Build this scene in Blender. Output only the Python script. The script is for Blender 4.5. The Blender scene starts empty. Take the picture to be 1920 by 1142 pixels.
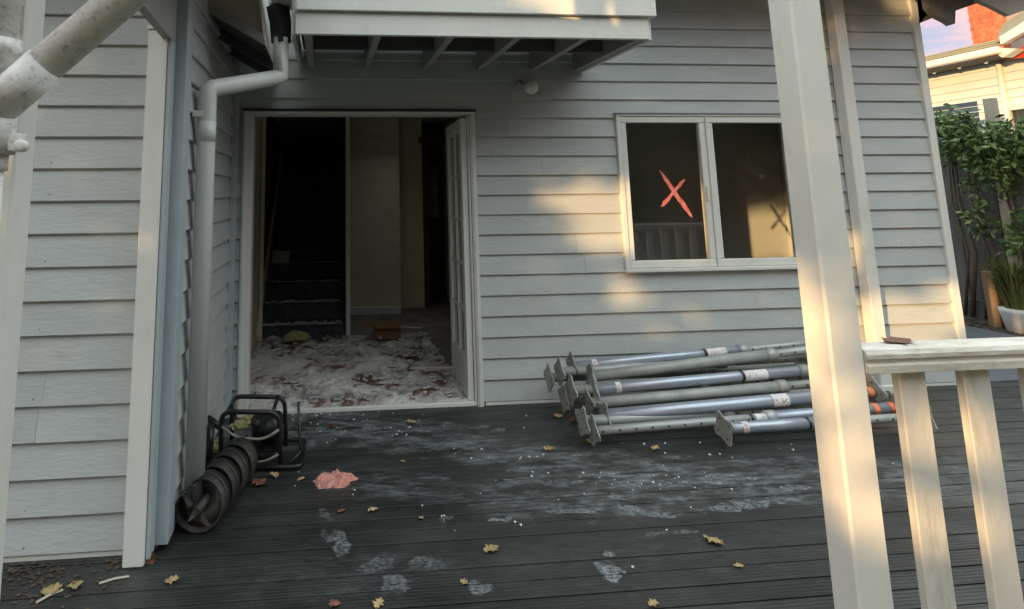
import bpy, bmesh, math, random
from mathutils import Vector, Matrix, noise
random.seed(7)
R = math.radians
C = bpy.context.scene.collection
scn = bpy.context.scene

# ------------------------------------------------------------------ camera
YAW, PIT, ROL, FP, CX, CY, CAMH, CAMD = -0.09243, 0.1457, 0.00952, 1100.0, 713.44, 199.85, 1.44467, 4.18338
c, s = math.cos, math.sin
RR = Matrix(((c(ROL), 0, s(ROL)), (0, 1, 0), (-s(ROL), 0, c(ROL))))
RP = Matrix(((1, 0, 0), (0, c(PIT), -s(PIT)), (0, s(PIT), c(PIT))))
RY = Matrix(((c(YAW), -s(YAW), 0), (s(YAW), c(YAW), 0), (0, 0, 1)))
ROT = RY @ RP @ RR
cam_d = bpy.data.cameras.new('camera'); cam = bpy.data.objects.new('camera', cam_d); C.objects.link(cam)
M3 = Matrix((ROT.col[0], ROT.col[2], -ROT.col[1])).transposed()
cam.matrix_world = Matrix.Translation((0, -CAMD, CAMH)) @ M3.to_4x4()
cam_d.sensor_fit = 'HORIZONTAL'; cam_d.sensor_width = 36; cam_d.lens = 36 * FP / 1920
cam_d.shift_x = (960 - CX) / 1920; cam_d.shift_y = (CY - 571) / 1920
cam_d.clip_start = 0.05; cam_d.clip_end = 500
scn.camera = cam
def _ray(u, v): return ROT @ Vector(((u - CX) / FP, 1, -(v - CY) / FP))
def onY(u, v, Y=0.0): d = _ray(u, v); t = (Y + CAMD) / d.y; return Vector((t * d.x, Y, CAMH + t * d.z))
def onZ(u, v, Z=0.0): d = _ray(u, v); t = (Z - CAMH) / d.z; return Vector((t * d.x, -CAMD + t * d.y, Z))
def onX(u, v, X): d = _ray(u, v); t = X / d.x; return Vector((X, -CAMD + t * d.y, CAMH + t * d.z))

# ------------------------------------------------------------------ light
SUN = Vector((.798, .592, -.113)).normalized()
sd = bpy.data.lights.new('sun', 'SUN'); so = bpy.data.objects.new('sun', sd); C.objects.link(so)
sd.energy = 5.0; sd.angle = R(0.6); sd.color = (1.0, .62, .27)
so.rotation_euler = SUN.to_track_quat('-Z', 'Y').to_euler(); so.location = (-20, -15, 8)
scn.view_settings.view_transform = 'Standard'; scn.view_settings.look = 'None'
scn.view_settings.exposure = 0.42; scn.view_settings.gamma = 1; scn.view_settings.use_curve_mapping = False
w = bpy.data.worlds.new('World'); scn.world = w; w.use_nodes = True
nt = w.node_tree; nt.nodes.clear()
def N(nt, t, **k):
    n = nt.nodes.new(t)
    for a, b in k.items(): setattr(n, a, b)
    return n
sky = N(nt, 'ShaderNodeTexSky', sky_type='NISHITA', sun_disc=False, sun_elevation=R(6.5), sun_rotation=R(233.4))
b1 = N(nt, 'ShaderNodeBackground'); b1.inputs[1].default_value = 0.06
nt.links.new(sky.outputs[0], b1.inputs[0])
tc = N(nt, 'ShaderNodeTexCoord'); mp = N(nt, 'ShaderNodeMapping'); mp.inputs['Scale'].default_value = (1, 1, 3.2)
nz = N(nt, 'ShaderNodeTexNoise'); nz.inputs['Scale'].default_value = 4.2; nz.inputs['Detail'].default_value = 6; nz.inputs['Roughness'].default_value = .6
cr = N(nt, 'ShaderNodeValToRGB')
e = cr.color_ramp.elements; e[0].position = .38; e[0].color = (.17, .19, .32, 1); e[1].position = .64; e[1].color = (.78, .33, .30, 1)
m_ = cr.color_ramp.elements.new(.5); m_.color = (.30, .25, .38, 1)
b2 = N(nt, 'ShaderNodeBackground'); b2.inputs[1].default_value = 1.0
# cloud layer thins upward into plain pale sky
sep = N(nt, 'ShaderNodeSeparateXYZ'); mr = N(nt, 'ShaderNodeMapRange'); mr.inputs['From Min'].default_value = .28; mr.inputs['From Max'].default_value = .55
mx = N(nt, 'ShaderNodeMix', data_type='RGBA'); mx.inputs['B'].default_value = (1.60, 1.74, 1.70, 1)
nt.links.new(tc.outputs['Generated'], mp.inputs[0]); nt.links.new(mp.outputs[0], nz.inputs['Vector']); nt.links.new(nz.outputs['Fac'], cr.inputs[0])
nt.links.new(tc.outputs['Generated'], sep.inputs[0]); nt.links.new(sep.outputs['Z'], mr.inputs['Value'])
nt.links.new(mr.outputs[0], mx.inputs['Factor']); nt.links.new(cr.outputs[0], mx.inputs['A']); nt.links.new(mx.outputs['Result'], b2.inputs[0])
ad = N(nt, 'ShaderNodeAddShader'); wo = N(nt, 'ShaderNodeOutputWorld')
nt.links.new(b1.outputs[0], ad.inputs[0]); nt.links.new(b2.outputs[0], ad.inputs[1]); nt.links.new(ad.outputs[0], wo.inputs[0])

# ------------------------------------------------------------------ materials
def mat(name, col, rough=.6, var=.06, dirt=None, dirt_amt=0, scale=3, bump=0, bscale=40, metal=0, stretch=(1, 1, 1), spec=.5, dirt_scale=6, dirt_lo=.55, dirt_hi=.75, objrand=True):
    m = bpy.data.materials.new(name); m.use_nodes = True; t = m.node_tree; p = t.nodes['Principled BSDF']
    p.inputs['Roughness'].default_value = rough; p.inputs['Metallic'].default_value = metal; p.inputs['Specular IOR Level'].default_value = spec
    geo = N(t, 'ShaderNodeNewGeometry'); mp = N(t, 'ShaderNodeMapping'); mp.inputs['Scale'].default_value = stretch
    t.links.new(geo.outputs['Position'], mp.inputs[0])
    n = N(t, 'ShaderNodeTexNoise'); n.inputs['Scale'].default_value = scale; n.inputs['Detail'].default_value = 7; n.inputs['Roughness'].default_value = .62
    t.links.new(mp.outputs[0], n.inputs['Vector'])
    r = N(t, 'ShaderNodeMapRange'); r.inputs['From Min'].default_value = .3; r.inputs['From Max'].default_value = .7
    r.inputs['To Min'].default_value = 1 - var; r.inputs['To Max'].default_value = 1 + var
    t.links.new(n.outputs['Fac'], r.inputs['Value'])
    last = r.outputs[0]
    if objrand:
        oi = N(t, 'ShaderNodeObjectInfo'); r2 = N(t, 'ShaderNodeMapRange'); r2.inputs['To Min'].default_value = 1 - var * .7; r2.inputs['To Max'].default_value = 1 + var * .7
        t.links.new(oi.outputs['Random'], r2.inputs['Value']); mu = N(t, 'ShaderNodeMath', operation='MULTIPLY')
        t.links.new(last, mu.inputs[0]); t.links.new(r2.outputs[0], mu.inputs[1]); last = mu.outputs[0]
    sc = N(t, 'ShaderNodeVectorMath', operation='SCALE'); sc.inputs[0].default_value = col; t.links.new(last, sc.inputs['Scale'])
    out = sc.outputs[0]
    if dirt:
        n2 = N(t, 'ShaderNodeTexNoise'); n2.inputs['Scale'].default_value = dirt_scale; n2.inputs['Detail'].default_value = 9; n2.inputs['Roughness'].default_value = .7
        t.links.new(mp.outputs[0], n2.inputs['Vector'])
        r3 = N(t, 'ShaderNodeMapRange'); r3.inputs['From Min'].default_value = dirt_lo; r3.inputs['From Max'].default_value = dirt_hi; r3.inputs['To Max'].default_value = dirt_amt
        t.links.new(n2.outputs['Fac'], r3.inputs['Value'])
        mm = N(t, 'ShaderNodeMix', data_type='RGBA'); mm.inputs['B'].default_value = (*dirt, 1)
        t.links.new(r3.outputs[0], mm.inputs['Factor']); t.links.new(out, mm.inputs['A']); out = mm.outputs['Result']
    t.links.new(out, p.inputs['Base Color'])
    if bump:
        n3 = N(t, 'ShaderNodeTexNoise'); n3.inputs['Scale'].default_value = bscale; n3.inputs['Detail'].default_value = 5
        t.links.new(mp.outputs[0], n3.inputs['Vector'])
        bp = N(t, 'ShaderNodeBump'); bp.inputs['Strength'].default_value = bump; bp.inputs['Distance'].default_value = .01
        t.links.new(n3.outputs['Fac'], bp.inputs['Height']); t.links.new(bp.outputs[0], p.inputs['Normal'])
    m['bsdf'] = 1
    return m
WB = mat('weatherboard_paint', (.465, .49, .485), .48, .075, (.22, .20, .17), .7, 2.5, .25, 26, stretch=(1, 1, 3.5), dirt_scale=6, dirt_lo=.58, dirt_hi=.86)
WBS = mat('weatherboard_paint_side', (.475, .50, .50), .48, .055, (.16, .15, .13), .6, 2.5, .25, 26, stretch=(3, 1, 3.5), dirt_scale=9, dirt_lo=.6, dirt_hi=.8)
TRIM = mat('white_trim_paint', (.70, .70, .66), .45, .05, (.33, .29, .20), .45, 5, .2, 30, stretch=(1, 1, .5), dirt_scale=8, dirt_lo=.58, dirt_hi=.8)
POSTM = mat('cream_post_paint', (.72, .71, .67), .45, .06, (.38, .34, .26), .5, 5, .22, 24, stretch=(1, 1, .35), dirt_scale=7, dirt_lo=.56, dirt_hi=.82)
GREYT = mat('grey_trim_paint', (.40, .45, .48), .5, .06, (.2, .18, .15), .4, 4, .2, 30)
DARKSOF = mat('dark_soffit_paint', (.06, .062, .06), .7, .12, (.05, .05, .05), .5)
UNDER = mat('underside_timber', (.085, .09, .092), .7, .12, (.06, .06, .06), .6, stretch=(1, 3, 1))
PVC = mat('white_pipe_plastic', (.80, .79, .77), .38, .07, (.20, .17, .15), .75, 5, .25, 60, dirt_scale=38, dirt_lo=.53, dirt_hi=.70)
PVC2 = mat('painted_downpipe', (.60, .62, .60), .38, .05, (.2, .19, .16), .5, 5, .1, 50, dirt_scale=10, dirt_lo=.6, dirt_hi=.85)
BLACKM = mat('black_coated_steel', (.014, .014, .016), .38, .2, (.07, .06, .05), .4, 10, .1, 80)
BLACKR = mat('black_spout_plastic', (.02, .022, .026), .5, .1)
FLIGHT = mat('worn_auger_steel', (.026, .026, .025), .55, .2, (.16, .12, .09), .55, 8, .5, 45, metal=.2, dirt_lo=.5, dirt_hi=.8)
FLEDGE = mat('scraped_steel_edge', (.09, .08, .07), .45, .2, (.08, .06, .05), .8, 12, metal=.6)
GALV = mat('galvanised_steel', (.42, .445, .45), .42, .12, (.25, .25, .23), .5, 12, .15, 60, metal=.3, dirt_lo=.45, dirt_hi=.8)
GALVB = mat('blue_zinc_tube', (.40, .46, .53), .34, .10, (.42, .40, .50), .6, 7, .06, 60, metal=.55, dirt_lo=.4, dirt_hi=.7)
GALVD = mat('weathered_grey_tube', (.33, .345, .33), .5, .14, (.20, .19, .17), .5, 9, .15, 60, metal=.15, dirt_lo=.45, dirt_hi=.75)
PLATE = mat('rough_cast_plate', (.36, .375, .345), .7, .16, (.12, .11, .095), .6, 14, .5, 60, metal=.15, dirt_lo=.45, dirt_hi=.7)
LABEL = mat('white_sticker', (.72, .70, .72), .5, .06, (.42, .34, .36), .7, 20, dirt_scale=55, dirt_lo=.5, dirt_hi=.62)
INK = mat('black_ink', (.02, .02, .03), .6, .1)
REDINK = mat('red_print', (.55, .12, .12), .6, .2)
ORANGE = mat('orange_marker_paint', (.90, .22, .08), .6, .15, (.6, .5, .45), .7, 12, dirt_scale=30)
RINGM = mat('black_collar_band', (.02, .02, .035), .4, .1)
PAINTX = mat('red_spray_paint', (.40, .075, .075), .8, .25, (.50, .22, .21), .7, 20, dirt_scale=25, dirt_lo=.4, dirt_hi=.6)
FOAM = mat('pink_insulation', (.52, .21, .18), .95, .25, (.70, .40, .34), .8, 25, 1.0, 110, dirt_scale=38, dirt_lo=.4, dirt_hi=.62)
YFOAM = mat('yellow_insulation', (.33, .30, .15), .9, .2, (.16, .13, .07), .7, 12, .8, 60, dirt_scale=30)
CREAM = mat('cream_plasterboard', (.76, .68, .50), .8, .08, (.22, .18, .11), .4, 2)
ROOMW = mat('pale_room_wall', (.58, .59, .57), .8, .05)
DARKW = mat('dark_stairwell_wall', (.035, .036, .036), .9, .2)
CARPET = mat('charcoal_stair_carpet', (.05, .052, .06), .95, .3, (.22, .22, .22), .5, 20, .5, 60, dirt_scale=14, dirt_lo=.5, dirt_hi=.8)
NOSE = mat('dusty_stair_nosing', (.60, .60, .59), .9, .3, (.05, .05, .05), .8, 14, dirt_scale=9, dirt_lo=.4, dirt_hi=.7)
BROWN = mat('brown_door_paint', (.055, .022, .014), .5, .2)
CARD = mat('brown_cardboard', (.22, .105, .045), .85, .15)
PAPER = mat('white_paper', (.42, .42, .42), .8, .1)
STICK = mat('pale_wood_stick', (.50, .46, .38), .8, .1)
LEAFY = mat('yellow_dry_leaf', (.38, .30, .14), .7, .25, (.20, .10, .04), .7, 30, dirt_scale=40, dirt_lo=.5, dirt_hi=.65)
LEAFB = mat('brown_dry_leaf', (.17, .075, .045), .75, .3, (.09, .05, .03), .7, 30, dirt_scale=40)
LITTER = mat('leaf_litter', (.075, .05, .035), .85, .4, (.20, .16, .09), .7, 20, dirt_scale=30)
CRUMB = mat('white_plaster_crumb', (.72, .73, .74), .9, .08)
FENCEM = mat('weathered_fence_timber', (.13, .13, .125), .85, .25, (.035, .035, .034), .7, 5, .5, 30, stretch=(1, 1, .2), dirt_lo=.45, dirt_hi=.7)
FPOST = mat('grey_fence_post', (.36, .32, .26), .85, .15, (.12, .11, .1), .5, 6, stretch=(1, 1, .2))
SCREEN = mat('grey_screen_slat', (.13, .15, .17), .45, .3, (.25, .28, .32), .6, 4)
NWALL = mat('neighbour_board_paint', (.58, .63, .62), .6, .04)
NTRIM = mat('neighbour_white_trim', (.66, .65, .58), .5, .05)
ROOFT = mat('mossy_roof_tile', (.22, .19, .10), .8, .2, (.10, .10, .06), .6, 3)
BRICK = mat('red_chimney_brick', (.50, .13, .06), .85, .25, (.6, .28, .14), .5, 6)
MORTAR = mat('mortar', (.4, .3, .24), .9, .1)
REDP = mat('red_gable_paint', (.55, .05, .03), .7, .1)
SOIL = mat('dark_garden_soil', (.05, .04, .03), .95, .3, (.14, .10, .06), .7, 10, .6, 30)
GROUNDM = mat('ground_grass_soil', (.05, .055, .03), .95, .3, (.08, .07, .045), .6, 1.5, .5, 12)
PAVE = mat('slate_blue_paving', (.09, .105, .13), .5, .1, (.1, .1, .1), .4, 6)
POTM = mat('white_pot_glaze', (.62, .63, .64), .4, .05, (.3, .26, .2), .3)
BARK = mat('brown_bark', (.10, .075, .05), .9, .25)
STUMPM = mat('brown_timber_stake', (.20, .13, .075), .85, .2)
def leafmat(name, a, b, rough=.5):
    m = bpy.data.materials.new(name); m.use_nodes = True; t = m.node_tree; p = t.nodes['Principled BSDF']; p.inputs['Roughness'].default_value = rough
    g = N(t, 'ShaderNodeNewGeometry'); r = N(t, 'ShaderNodeValToRGB'); r.color_ramp.elements[0].color = (*a, 1); r.color_ramp.elements[1].color = (*b, 1)
    t.links.new(g.outputs['Random Per Island'], r.inputs[0]); t.links.new(r.outputs[0], p.inputs['Base Color'])
    return m
VINE = leafmat('vine_leaf_green', (.035, .08, .025), (.16, .24, .07))
HEDGE = leafmat('hedge_leaf_green', (.025, .05, .02), (.07, .10, .04), .6)
GRASSY = leafmat('potted_grass_green', (.05, .07, .015), (.17, .17, .04))
def glassmat():
    m = bpy.data.materials.new('window_glass'); m.use_nodes = True; t = m.node_tree; t.nodes.clear()
    o = N(t, 'ShaderNodeOutputMaterial'); tr = N(t, 'ShaderNodeBsdfTransparent'); tr.inputs[0].default_value = (.86, .88, .87, 1)
    gl = N(t, 'ShaderNodeBsdfGlossy'); gl.inputs['Roughness'].default_value = .02; lw = N(t, 'ShaderNodeLayerWeight'); lw.inputs[0].default_value = .5
    pw_ = N(t, 'ShaderNodeMath', operation='POWER'); t.links.new(lw.outputs['Facing'], pw_.inputs[0]); pw_.inputs[1].default_value = 5
    fr = N(t, 'ShaderNodeMath', operation='MULTIPLY_ADD'); t.links.new(pw_.outputs[0], fr.inputs[0]); fr.inputs[1].default_value = .92; fr.inputs[2].default_value = .055
    mi = N(t, 'ShaderNodeMixShader'); t.links.new(fr.outputs[0], mi.inputs[0]); t.links.new(tr.outputs[0], mi.inputs[1]); t.links.new(gl.outputs[0], mi.inputs[2]); t.links.new(mi.outputs[0], o.inputs[0])
    return m
GLASS = glassmat()
def deckmat():
    m = mat('charcoal_deck_paint', (.023, .024, .0225), .42, .22, (.010, .011, .012), .6, 1.6, 0, stretch=(1, 1, 1), dirt_scale=2.2, dirt_lo=.45, dirt_hi=.7)
    t = m.node_tree; p = t.nodes['Principled BSDF']; L = t.links
    geo = N(t, 'ShaderNodeNewGeometry'); sep = N(t, 'ShaderNodeSeparateXYZ'); L.new(geo.outputs['Position'], sep.inputs[0])
    def math_(op, a, b=None, cl=False):
        n = N(t, 'ShaderNodeMath', operation=op); n.use_clamp = cl
        for i, q in enumerate((a, b)):
            if q is None: continue
            if isinstance(q, (int, float)): n.inputs[i].default_value = q
            else: L.new(q, n.inputs[i])
        return n.outputs[0]
    X, Y = sep.outputs['X'], sep.outputs['Y']
    wn = N(t, 'ShaderNodeTexNoise'); wn.inputs['Scale'].default_value = 11; wn.inputs['Detail'].default_value = 4; L.new(geo.outputs['Position'], wn.inputs['Vector'])
    ws = N(t, 'ShaderNodeSeparateColor'); L.new(wn.outputs['Color'], ws.inputs[0]); Y0_ = Y
    X = math_('ADD', X, math_('MULTIPLY', math_('SUBTRACT', ws.outputs[0], .5), .16)); Y = math_('ADD', Y, math_('MULTIPLY', math_('SUBTRACT', ws.outputs[1], .5), .13))
    def blob(cx, cy, rx, ry, ang, amp, soft=1.0):
        ca, sa = math.cos(R(ang)), math.sin(R(ang))
        dx = math_('SUBTRACT', X, cx); dy = math_('SUBTRACT', Y, cy)
        u = math_('MULTIPLY', math_('ADD', math_('MULTIPLY', dx, ca), math_('MULTIPLY', dy, sa)), 1 / rx)
        v = math_('MULTIPLY', math_('ADD', math_('MULTIPLY', dx, -sa), math_('MULTIPLY', dy, ca)), 1 / ry)
        d2 = math_('ADD', math_('MULTIPLY', u, u), math_('MULTIPLY', v, v))
        return math_('MULTIPLY', math_('MULTIPLY', math_('SUBTRACT', 1.0, d2), soft, True), amp)
    # dust: trail from the doorway towards the steps, footprints, smears
    trail = [(-.15, -.25, .62, .34, 0, 1.0), (.5, -.45, .55, .30, -12, .8), (1.05, -.75, .55, .25, -22, .72), (1.7, -1.05, .7, .28, -18, .78), (2.5, -1.2, .8, .30, -5, .62), (1.3, -1.2, .8, .3, 0, .55), (.3, -1.0, .5, .2, -20, .45), (3.6, -1.3, .9, .35, 0, .4), (.1, -1.7, .6, .2, 0, .16), (1.3, -1.8, .7, .2, 0, .1)]
    def total(lst, soft=1.6):
        o = None
        for b in lst:
            q = blob(*b, soft) if len(b) == 6 else blob(*b)
            o = q if o is None else math_('MAXIMUM', o, q)
        return o
    T = total(trail)
    P0 = onZ
    prints = []
    for (u, v, rx, ry, a, amp) in [(1142, 1040, .045, .028, 0, .9), (1140, 1072, .055, .055, 0, 1.0), (945, 972, .075, .022, 8, .95), (833, 972, .05, .03, 0, .7), (740, 1095, .06, .07, 20, .6), (895, 1104, .05, .04, 0, .6), (632, 1015, .045, .12, 20, .6), (610, 965, .035, .05, 10, .4), (810, 1060, .09, .06, 0, .45), (700, 1060, .10, .05, 30, .5), (1180, 955, .09, .05, -20, .9), (1230, 962, .09, .03, -10, .8), (1060, 905, .12, .03, 0, .7), (1400, 945, .3, .035, 5, .9), (1330, 905, .35, .025, 3, 1), (1180, 890, .2, .03, -5, .9), (1090, 955, .2, .03, 0, .8), (1480, 915, .15, .03, 3, .9), (1250, 1000, .15, .02, 0, .5), (980, 900, .12, .03, -10, .55), (700, 805, .09, .05, -20, 1), (900, 800, .08, .02, 0, .7), (935, 806, .06, .02, 0, .7), (1160, 930, .06, .03, -20, .8)]:
        q = P0(u, v); prints.append((q.x, q.y, rx, ry, a, amp))
    Fp = total(prints, 3.0)
    mp = N(t, 'ShaderNodeMapping'); mp.inputs['Scale'].default_value = (1, 2.6, 1); L.new(geo.outputs['Position'], mp.inputs[0])
    def nz(scale, lo, hi, det=8, src=mp.outputs[0], rough=.7):
        n = N(t, 'ShaderNodeTexNoise'); n.inputs['Scale'].default_value = scale; n.inputs['Detail'].default_value = det; n.inputs['Roughness'].default_value = rough
        L.new(src, n.inputs['Vector']); r = N(t, 'ShaderNodeMapRange'); r.inputs['From Min'].default_value = lo; r.inputs['From Max'].default_value = hi
        L.new(n.outputs['Fac'], r.inputs['Value']); return r.outputs[0]
    a = math_('MULTIPLY', math_('MULTIPLY', T, nz(4.2, .42, .62)), nz(16, .34, .66)); a = math_('MULTIPLY', a, 1.05)
    b = math_('MULTIPLY', Fp, math_('MULTIPLY', nz(60, .35, .62, 4, geo.outputs['Position']), nz(9, .38, .55, 4, geo.outputs['Position']))); b = math_('MULTIPLY', b, .85)
    f2 = math_('MULTIPLY', nz(13, .56, .72), math_('MULTIPLY', T, .85))
    d = math_('MAXIMUM', math_('MAXIMUM', a, b), f2)
    faint = math_('MULTIPLY', nz(2.0, .45, .8), .10); d = math_('MAXIMUM', d, faint)
    old = p.inputs['Base Color'].links[0].from_socket
    mm = N(t, 'ShaderNodeMix', data_type='RGBA'); mm.inputs['B'].default_value = (.33, .36, .39, 1)
    L.new(d, mm.inputs['Factor']); L.new(old, mm.inputs['A']); L.new(mm.outputs['Result'], p.inputs['Base Color'])
    rr = math_('ADD', math_('MULTIPLY', d, .4), nz(3, .3, .7)); r2 = N(t, 'ShaderNodeMapRange'); r2.inputs['To Min'].default_value = .30; r2.inputs['To Max'].default_value = .58; L.new(rr, r2.inputs['Value'])
    L.new(r2.outputs[0], p.inputs['Roughness'])
    # fine reeding along the boards
    wv = N(t, 'ShaderNodeMath', operation='SINE'); L.new(math_('MULTIPLY', Y0_, 2 * math.pi / .0175), wv.inputs[0])
    hh = math_('ADD', math_('MULTIPLY', wv.outputs[0], .5), math_('MULTIPLY', nz(25, 0, 1), .8))
    bp = N(t, 'ShaderNodeBump'); bp.inputs['Strength'].default_value = .45; bp.inputs['Distance'].default_value = .003; L.new(hh, bp.inputs['Height']); L.new(bp.outputs[0], p.inputs['Normal'])
    return m
DECK = deckmat()
def rubblemat():
    m = bpy.data.materials.new('plaster_rubble_dust'); m.use_nodes = True; t = m.node_tree; p = t.nodes['Principled BSDF']; L = t.links
    p.inputs['Roughness'].default_value = .95
    g = N(t, 'ShaderNodeNewGeometry'); mp = N(t, 'ShaderNodeMapping'); mp.inputs['Scale'].default_value = (1, .9, 1); L.new(g.outputs['Position'], mp.inputs[0])
    n = N(t, 'ShaderNodeTexNoise'); n.inputs['Scale'].default_value = 3.4; n.inputs['Detail'].default_value = 9; n.inputs['Roughness'].default_value = .62; n.inputs['Distortion'].default_value = .5
    L.new(mp.outputs[0], n.inputs['Vector'])
    r = N(t, 'ShaderNodeValToRGB'); e = r.color_ramp.elements
    e[0].position = .345; e[0].color = (.10, .04, .03, 1); e[1].position = .60; e[1].color = (.60, .58, .57, 1)
    for po, co in ((.41, (.17, .10, .08, 1)), (.45, (.38, .34, .32, 1)), (.52, (.50, .48, .46, 1))): q = e.new(po); q.color = co
    L.new(n.outputs['Fac'], r.inputs[0]); L.new(r.outputs[0], p.inputs['Base Color'])
    n3 = N(t, 'ShaderNodeTexNoise'); n3.inputs['Scale'].default_value = 40; n3.inputs['Detail'].default_value = 6; L.new(g.outputs['Position'], n3.inputs['Vector'])
    bp = N(t, 'ShaderNodeBump'); bp.inputs['Strength'].default_value = .7; bp.inputs['Distance'].default_value = .02; L.new(n3.outputs['Fac'], bp.inputs['Height']); L.new(bp.outputs[0], p.inputs['Normal'])
    return m
RUBBLE = rubblemat()

# ------------------------------------------------------------------ helpers
def empty(name, label=None, cat=None, loc=(0, 0, 0), group=None, kind=None):
    o = bpy.data.objects.new(name, None); C.objects.link(o); o.location = loc
    if label: o['label'] = label
    if cat: o['category'] = cat
    if group: o['group'] = group
    if kind: o['kind'] = kind
    return o
def tag(o, label=None, cat=None, group=None, kind=None):
    if label: o['label'] = label
    if cat: o['category'] = cat
    if group: o['group'] = group
    if kind: o['kind'] = kind
    return o
def wloc(p):
    v = Vector((0, 0, 0))
    while p: v += p.location; p = p.parent
    return v
def link(name, bm, m, parent=None, smooth=False, world=True):
    """mesh given in world coordinates (parents are only translated)"""
    me = bpy.data.meshes.new(name)
    if parent and world:
        bmesh.ops.translate(bm, vec=-wloc(parent), verts=bm.verts)
    bmesh.ops.recalc_face_normals(bm, faces=bm.faces)
    bm.to_mesh(me); bm.free()
    for f in me.polygons: f.use_smooth = smooth
    me.materials.append(m)
    o = bpy.data.objects.new(name, me); C.objects.link(o)
    if parent: o.parent = parent
    return o
def box(bm, x0, x1, y0, y1, z0, z1, bev=0):
    vs = [bm.verts.new(p) for p in ((x0, y0, z0), (x1, y0, z0), (x1, y1, z0), (x0, y1, z0), (x0, y0, z1), (x1, y0, z1), (x1, y1, z1), (x0, y1, z1))]
    fs = [bm.faces.new([vs[i] for i in q]) for q in ((0, 3, 2, 1), (4, 5, 6, 7), (0, 1, 5, 4), (1, 2, 6, 5), (2, 3, 7, 6), (3, 0, 4, 7))]
    if bev:
        es = list({e for f in fs for e in f.edges}); bmesh.ops.bevel(bm, geom=es, offset=bev, segments=1, affect='EDGES')
    return bm
def mbox(name, m, parent, x0, x1, y0, y1, z0, z1, bev=0.002):
    return link(name, box(bmesh.new(), x0, x1, y0, y1, z0, z1, bev), m, parent)
def prism(bm, pts, off):
    """polygon pts (3D, planar) extruded by vector off"""
    a = [bm.verts.new(p) for p in pts]; b = [bm.verts.new(Vector(p) + Vector(off)) for p in pts]
    n = len(pts); bm.faces.new(a); bm.faces.new(b[::-1])
    for i in range(n): bm.faces.new((a[i], b[i], b[(i + 1) % n], a[(i + 1) % n]))
    return bm
def beam(bm, p, q, wx, wz, up=Vector((0, 0, 1))):
    """rectangular bar from p to q, cross size wx (sideways) x wz (up-ish)"""
    p, q = Vector(p), Vector(q); d = (q - p).normalized(); sx = d.cross(up).normalized() * wx / 2; uz = sx.cross(d).normalized() * wz / 2
    prism(bm, [p - sx - uz, p + sx - uz, p + sx + uz, p - sx + uz], q - p); return bm
def tube(bm, pts, r, seg=16, cap=True, closed=False):
    pts = [Vector(p) for p in pts]; n = len(pts); rs = r if isinstance(r, (list, tuple)) else [r] * n
    rings = []; prev = None
    for i, p in enumerate(pts):
        if closed: d = (pts[(i + 1) % n] - pts[i - 1]).normalized()
        else: d = (pts[min(i + 1, n - 1)] - pts[max(i - 1, 0)]).normalized()
        if prev is None:
            a = d.cross(Vector((0, 0, 1)));
            if a.length < .1: a = d.cross(Vector((1, 0, 0)))
        else: a = prev - d * prev.dot(d)
        a.normalize(); b = d.cross(a); prev = a
        k = 1.0
        if 0 < i < n - 1:
            h = (pts[i] - pts[i - 1]).normalized().dot(d); k = 1
        rings.append([bm.verts.new(p + (a * math.cos(2 * math.pi * j / seg) + b * math.sin(2 * math.pi * j / seg)) * rs[i] * k) for j in range(seg)])
    m = n if closed else n - 1
    for i in range(m):
        A, B = rings[i], rings[(i + 1) % n]
        for j in range(seg): bm.faces.new((A[j], A[(j + 1) % seg], B[(j + 1) % seg], B[j]))
    if cap and not closed: bm.faces.new(rings[0][::-1]); bm.faces.new(rings[-1])
    return bm
def arc(pts, rad, n=5):
    """round the corners of a polyline"""
    pts = [Vector(p) for p in pts]; out = [pts[0]]
    for i in range(1, len(pts) - 1):
        a = (pts[i - 1] - pts[i]).normalized(); b = (pts[i + 1] - pts[i]).normalized()
        p0, p1 = pts[i] + a * rad, pts[i] + b * rad
        for k in range(n + 1):
            t = k / n; out.append(p0 * (1 - t) ** 2 + pts[i] * 2 * t * (1 - t) + p1 * t * t)
    out.append(pts[-1]); return out
def copyobj(o, parent, loc=None):
    q = o.copy(); C.objects.link(q); q.parent = parent
    if loc is not None: q.location = loc
    return q
def copy_tree(o, parent=None):
    q = o.copy(); C.objects.link(q); q.parent = parent
    for ch in list(o.children): copy_tree(ch, q)
    return q

# ------------------------------------------------------------------ ground, deck
bm = bmesh.new(); vs = [bm.verts.new(p) for p in ((-120, -120, -.45), (140, -120, -.45), (140, 140, -.45), (-120, 140, -.45))]; bm.faces.new(vs)
tag(link('ground', bm, GROUNDM), 'rough grass and soil ground around the house', kind='structure')
deck = tag(empty('deck'), 'charcoal grooved timber verandah deck dusted with white plaster', kind='structure')
P = .0955
k = 0; y = -2.95
while y < 2.55:
    x0, x1 = -3.4, 6.75
    y1 = y + P - .007
    if y > .03: break
    if y <= .02 and y1 > .02: y1 = .03
    j = random.uniform(-.0012, .0012)
    segs = [(x0, x1)]
    if y < 0 : segs = [(x0, 4.85 + .0), (4.853, x1)] if k % 2 else [(x0, 1.9 + random.uniform(-.4, 3)), None]
    if segs[-1] is None: a = segs[0][1]; segs = [(x0, a), (a + .003, x1)]
    for a, b in segs: mbox('deck_board', DECK, deck, a, b, y, y1, -.03 + j, 0 + j, .0008)
    y += P; k += 1
P = .14
mbox('deck_substructure', DARKSOF, deck, -3.3, 6.7, -2.9, 2.5, -.25, -.06, 0)
bm = bmesh.new(); box(bm, 4.72, 6.75, .055, 3.6, -.12, -.004)
tag(link('side_path', bm, PAVE), 'slate blue path running past the right corner of the house', kind='structure')
bm = bmesh.new(); box(bm, 6.76, 8.2, -6, 5, -.44, -.02)
tag(link('garden_bed', bm, SOIL), 'dark soil garden bed along the paling fence', kind='structure')

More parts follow.
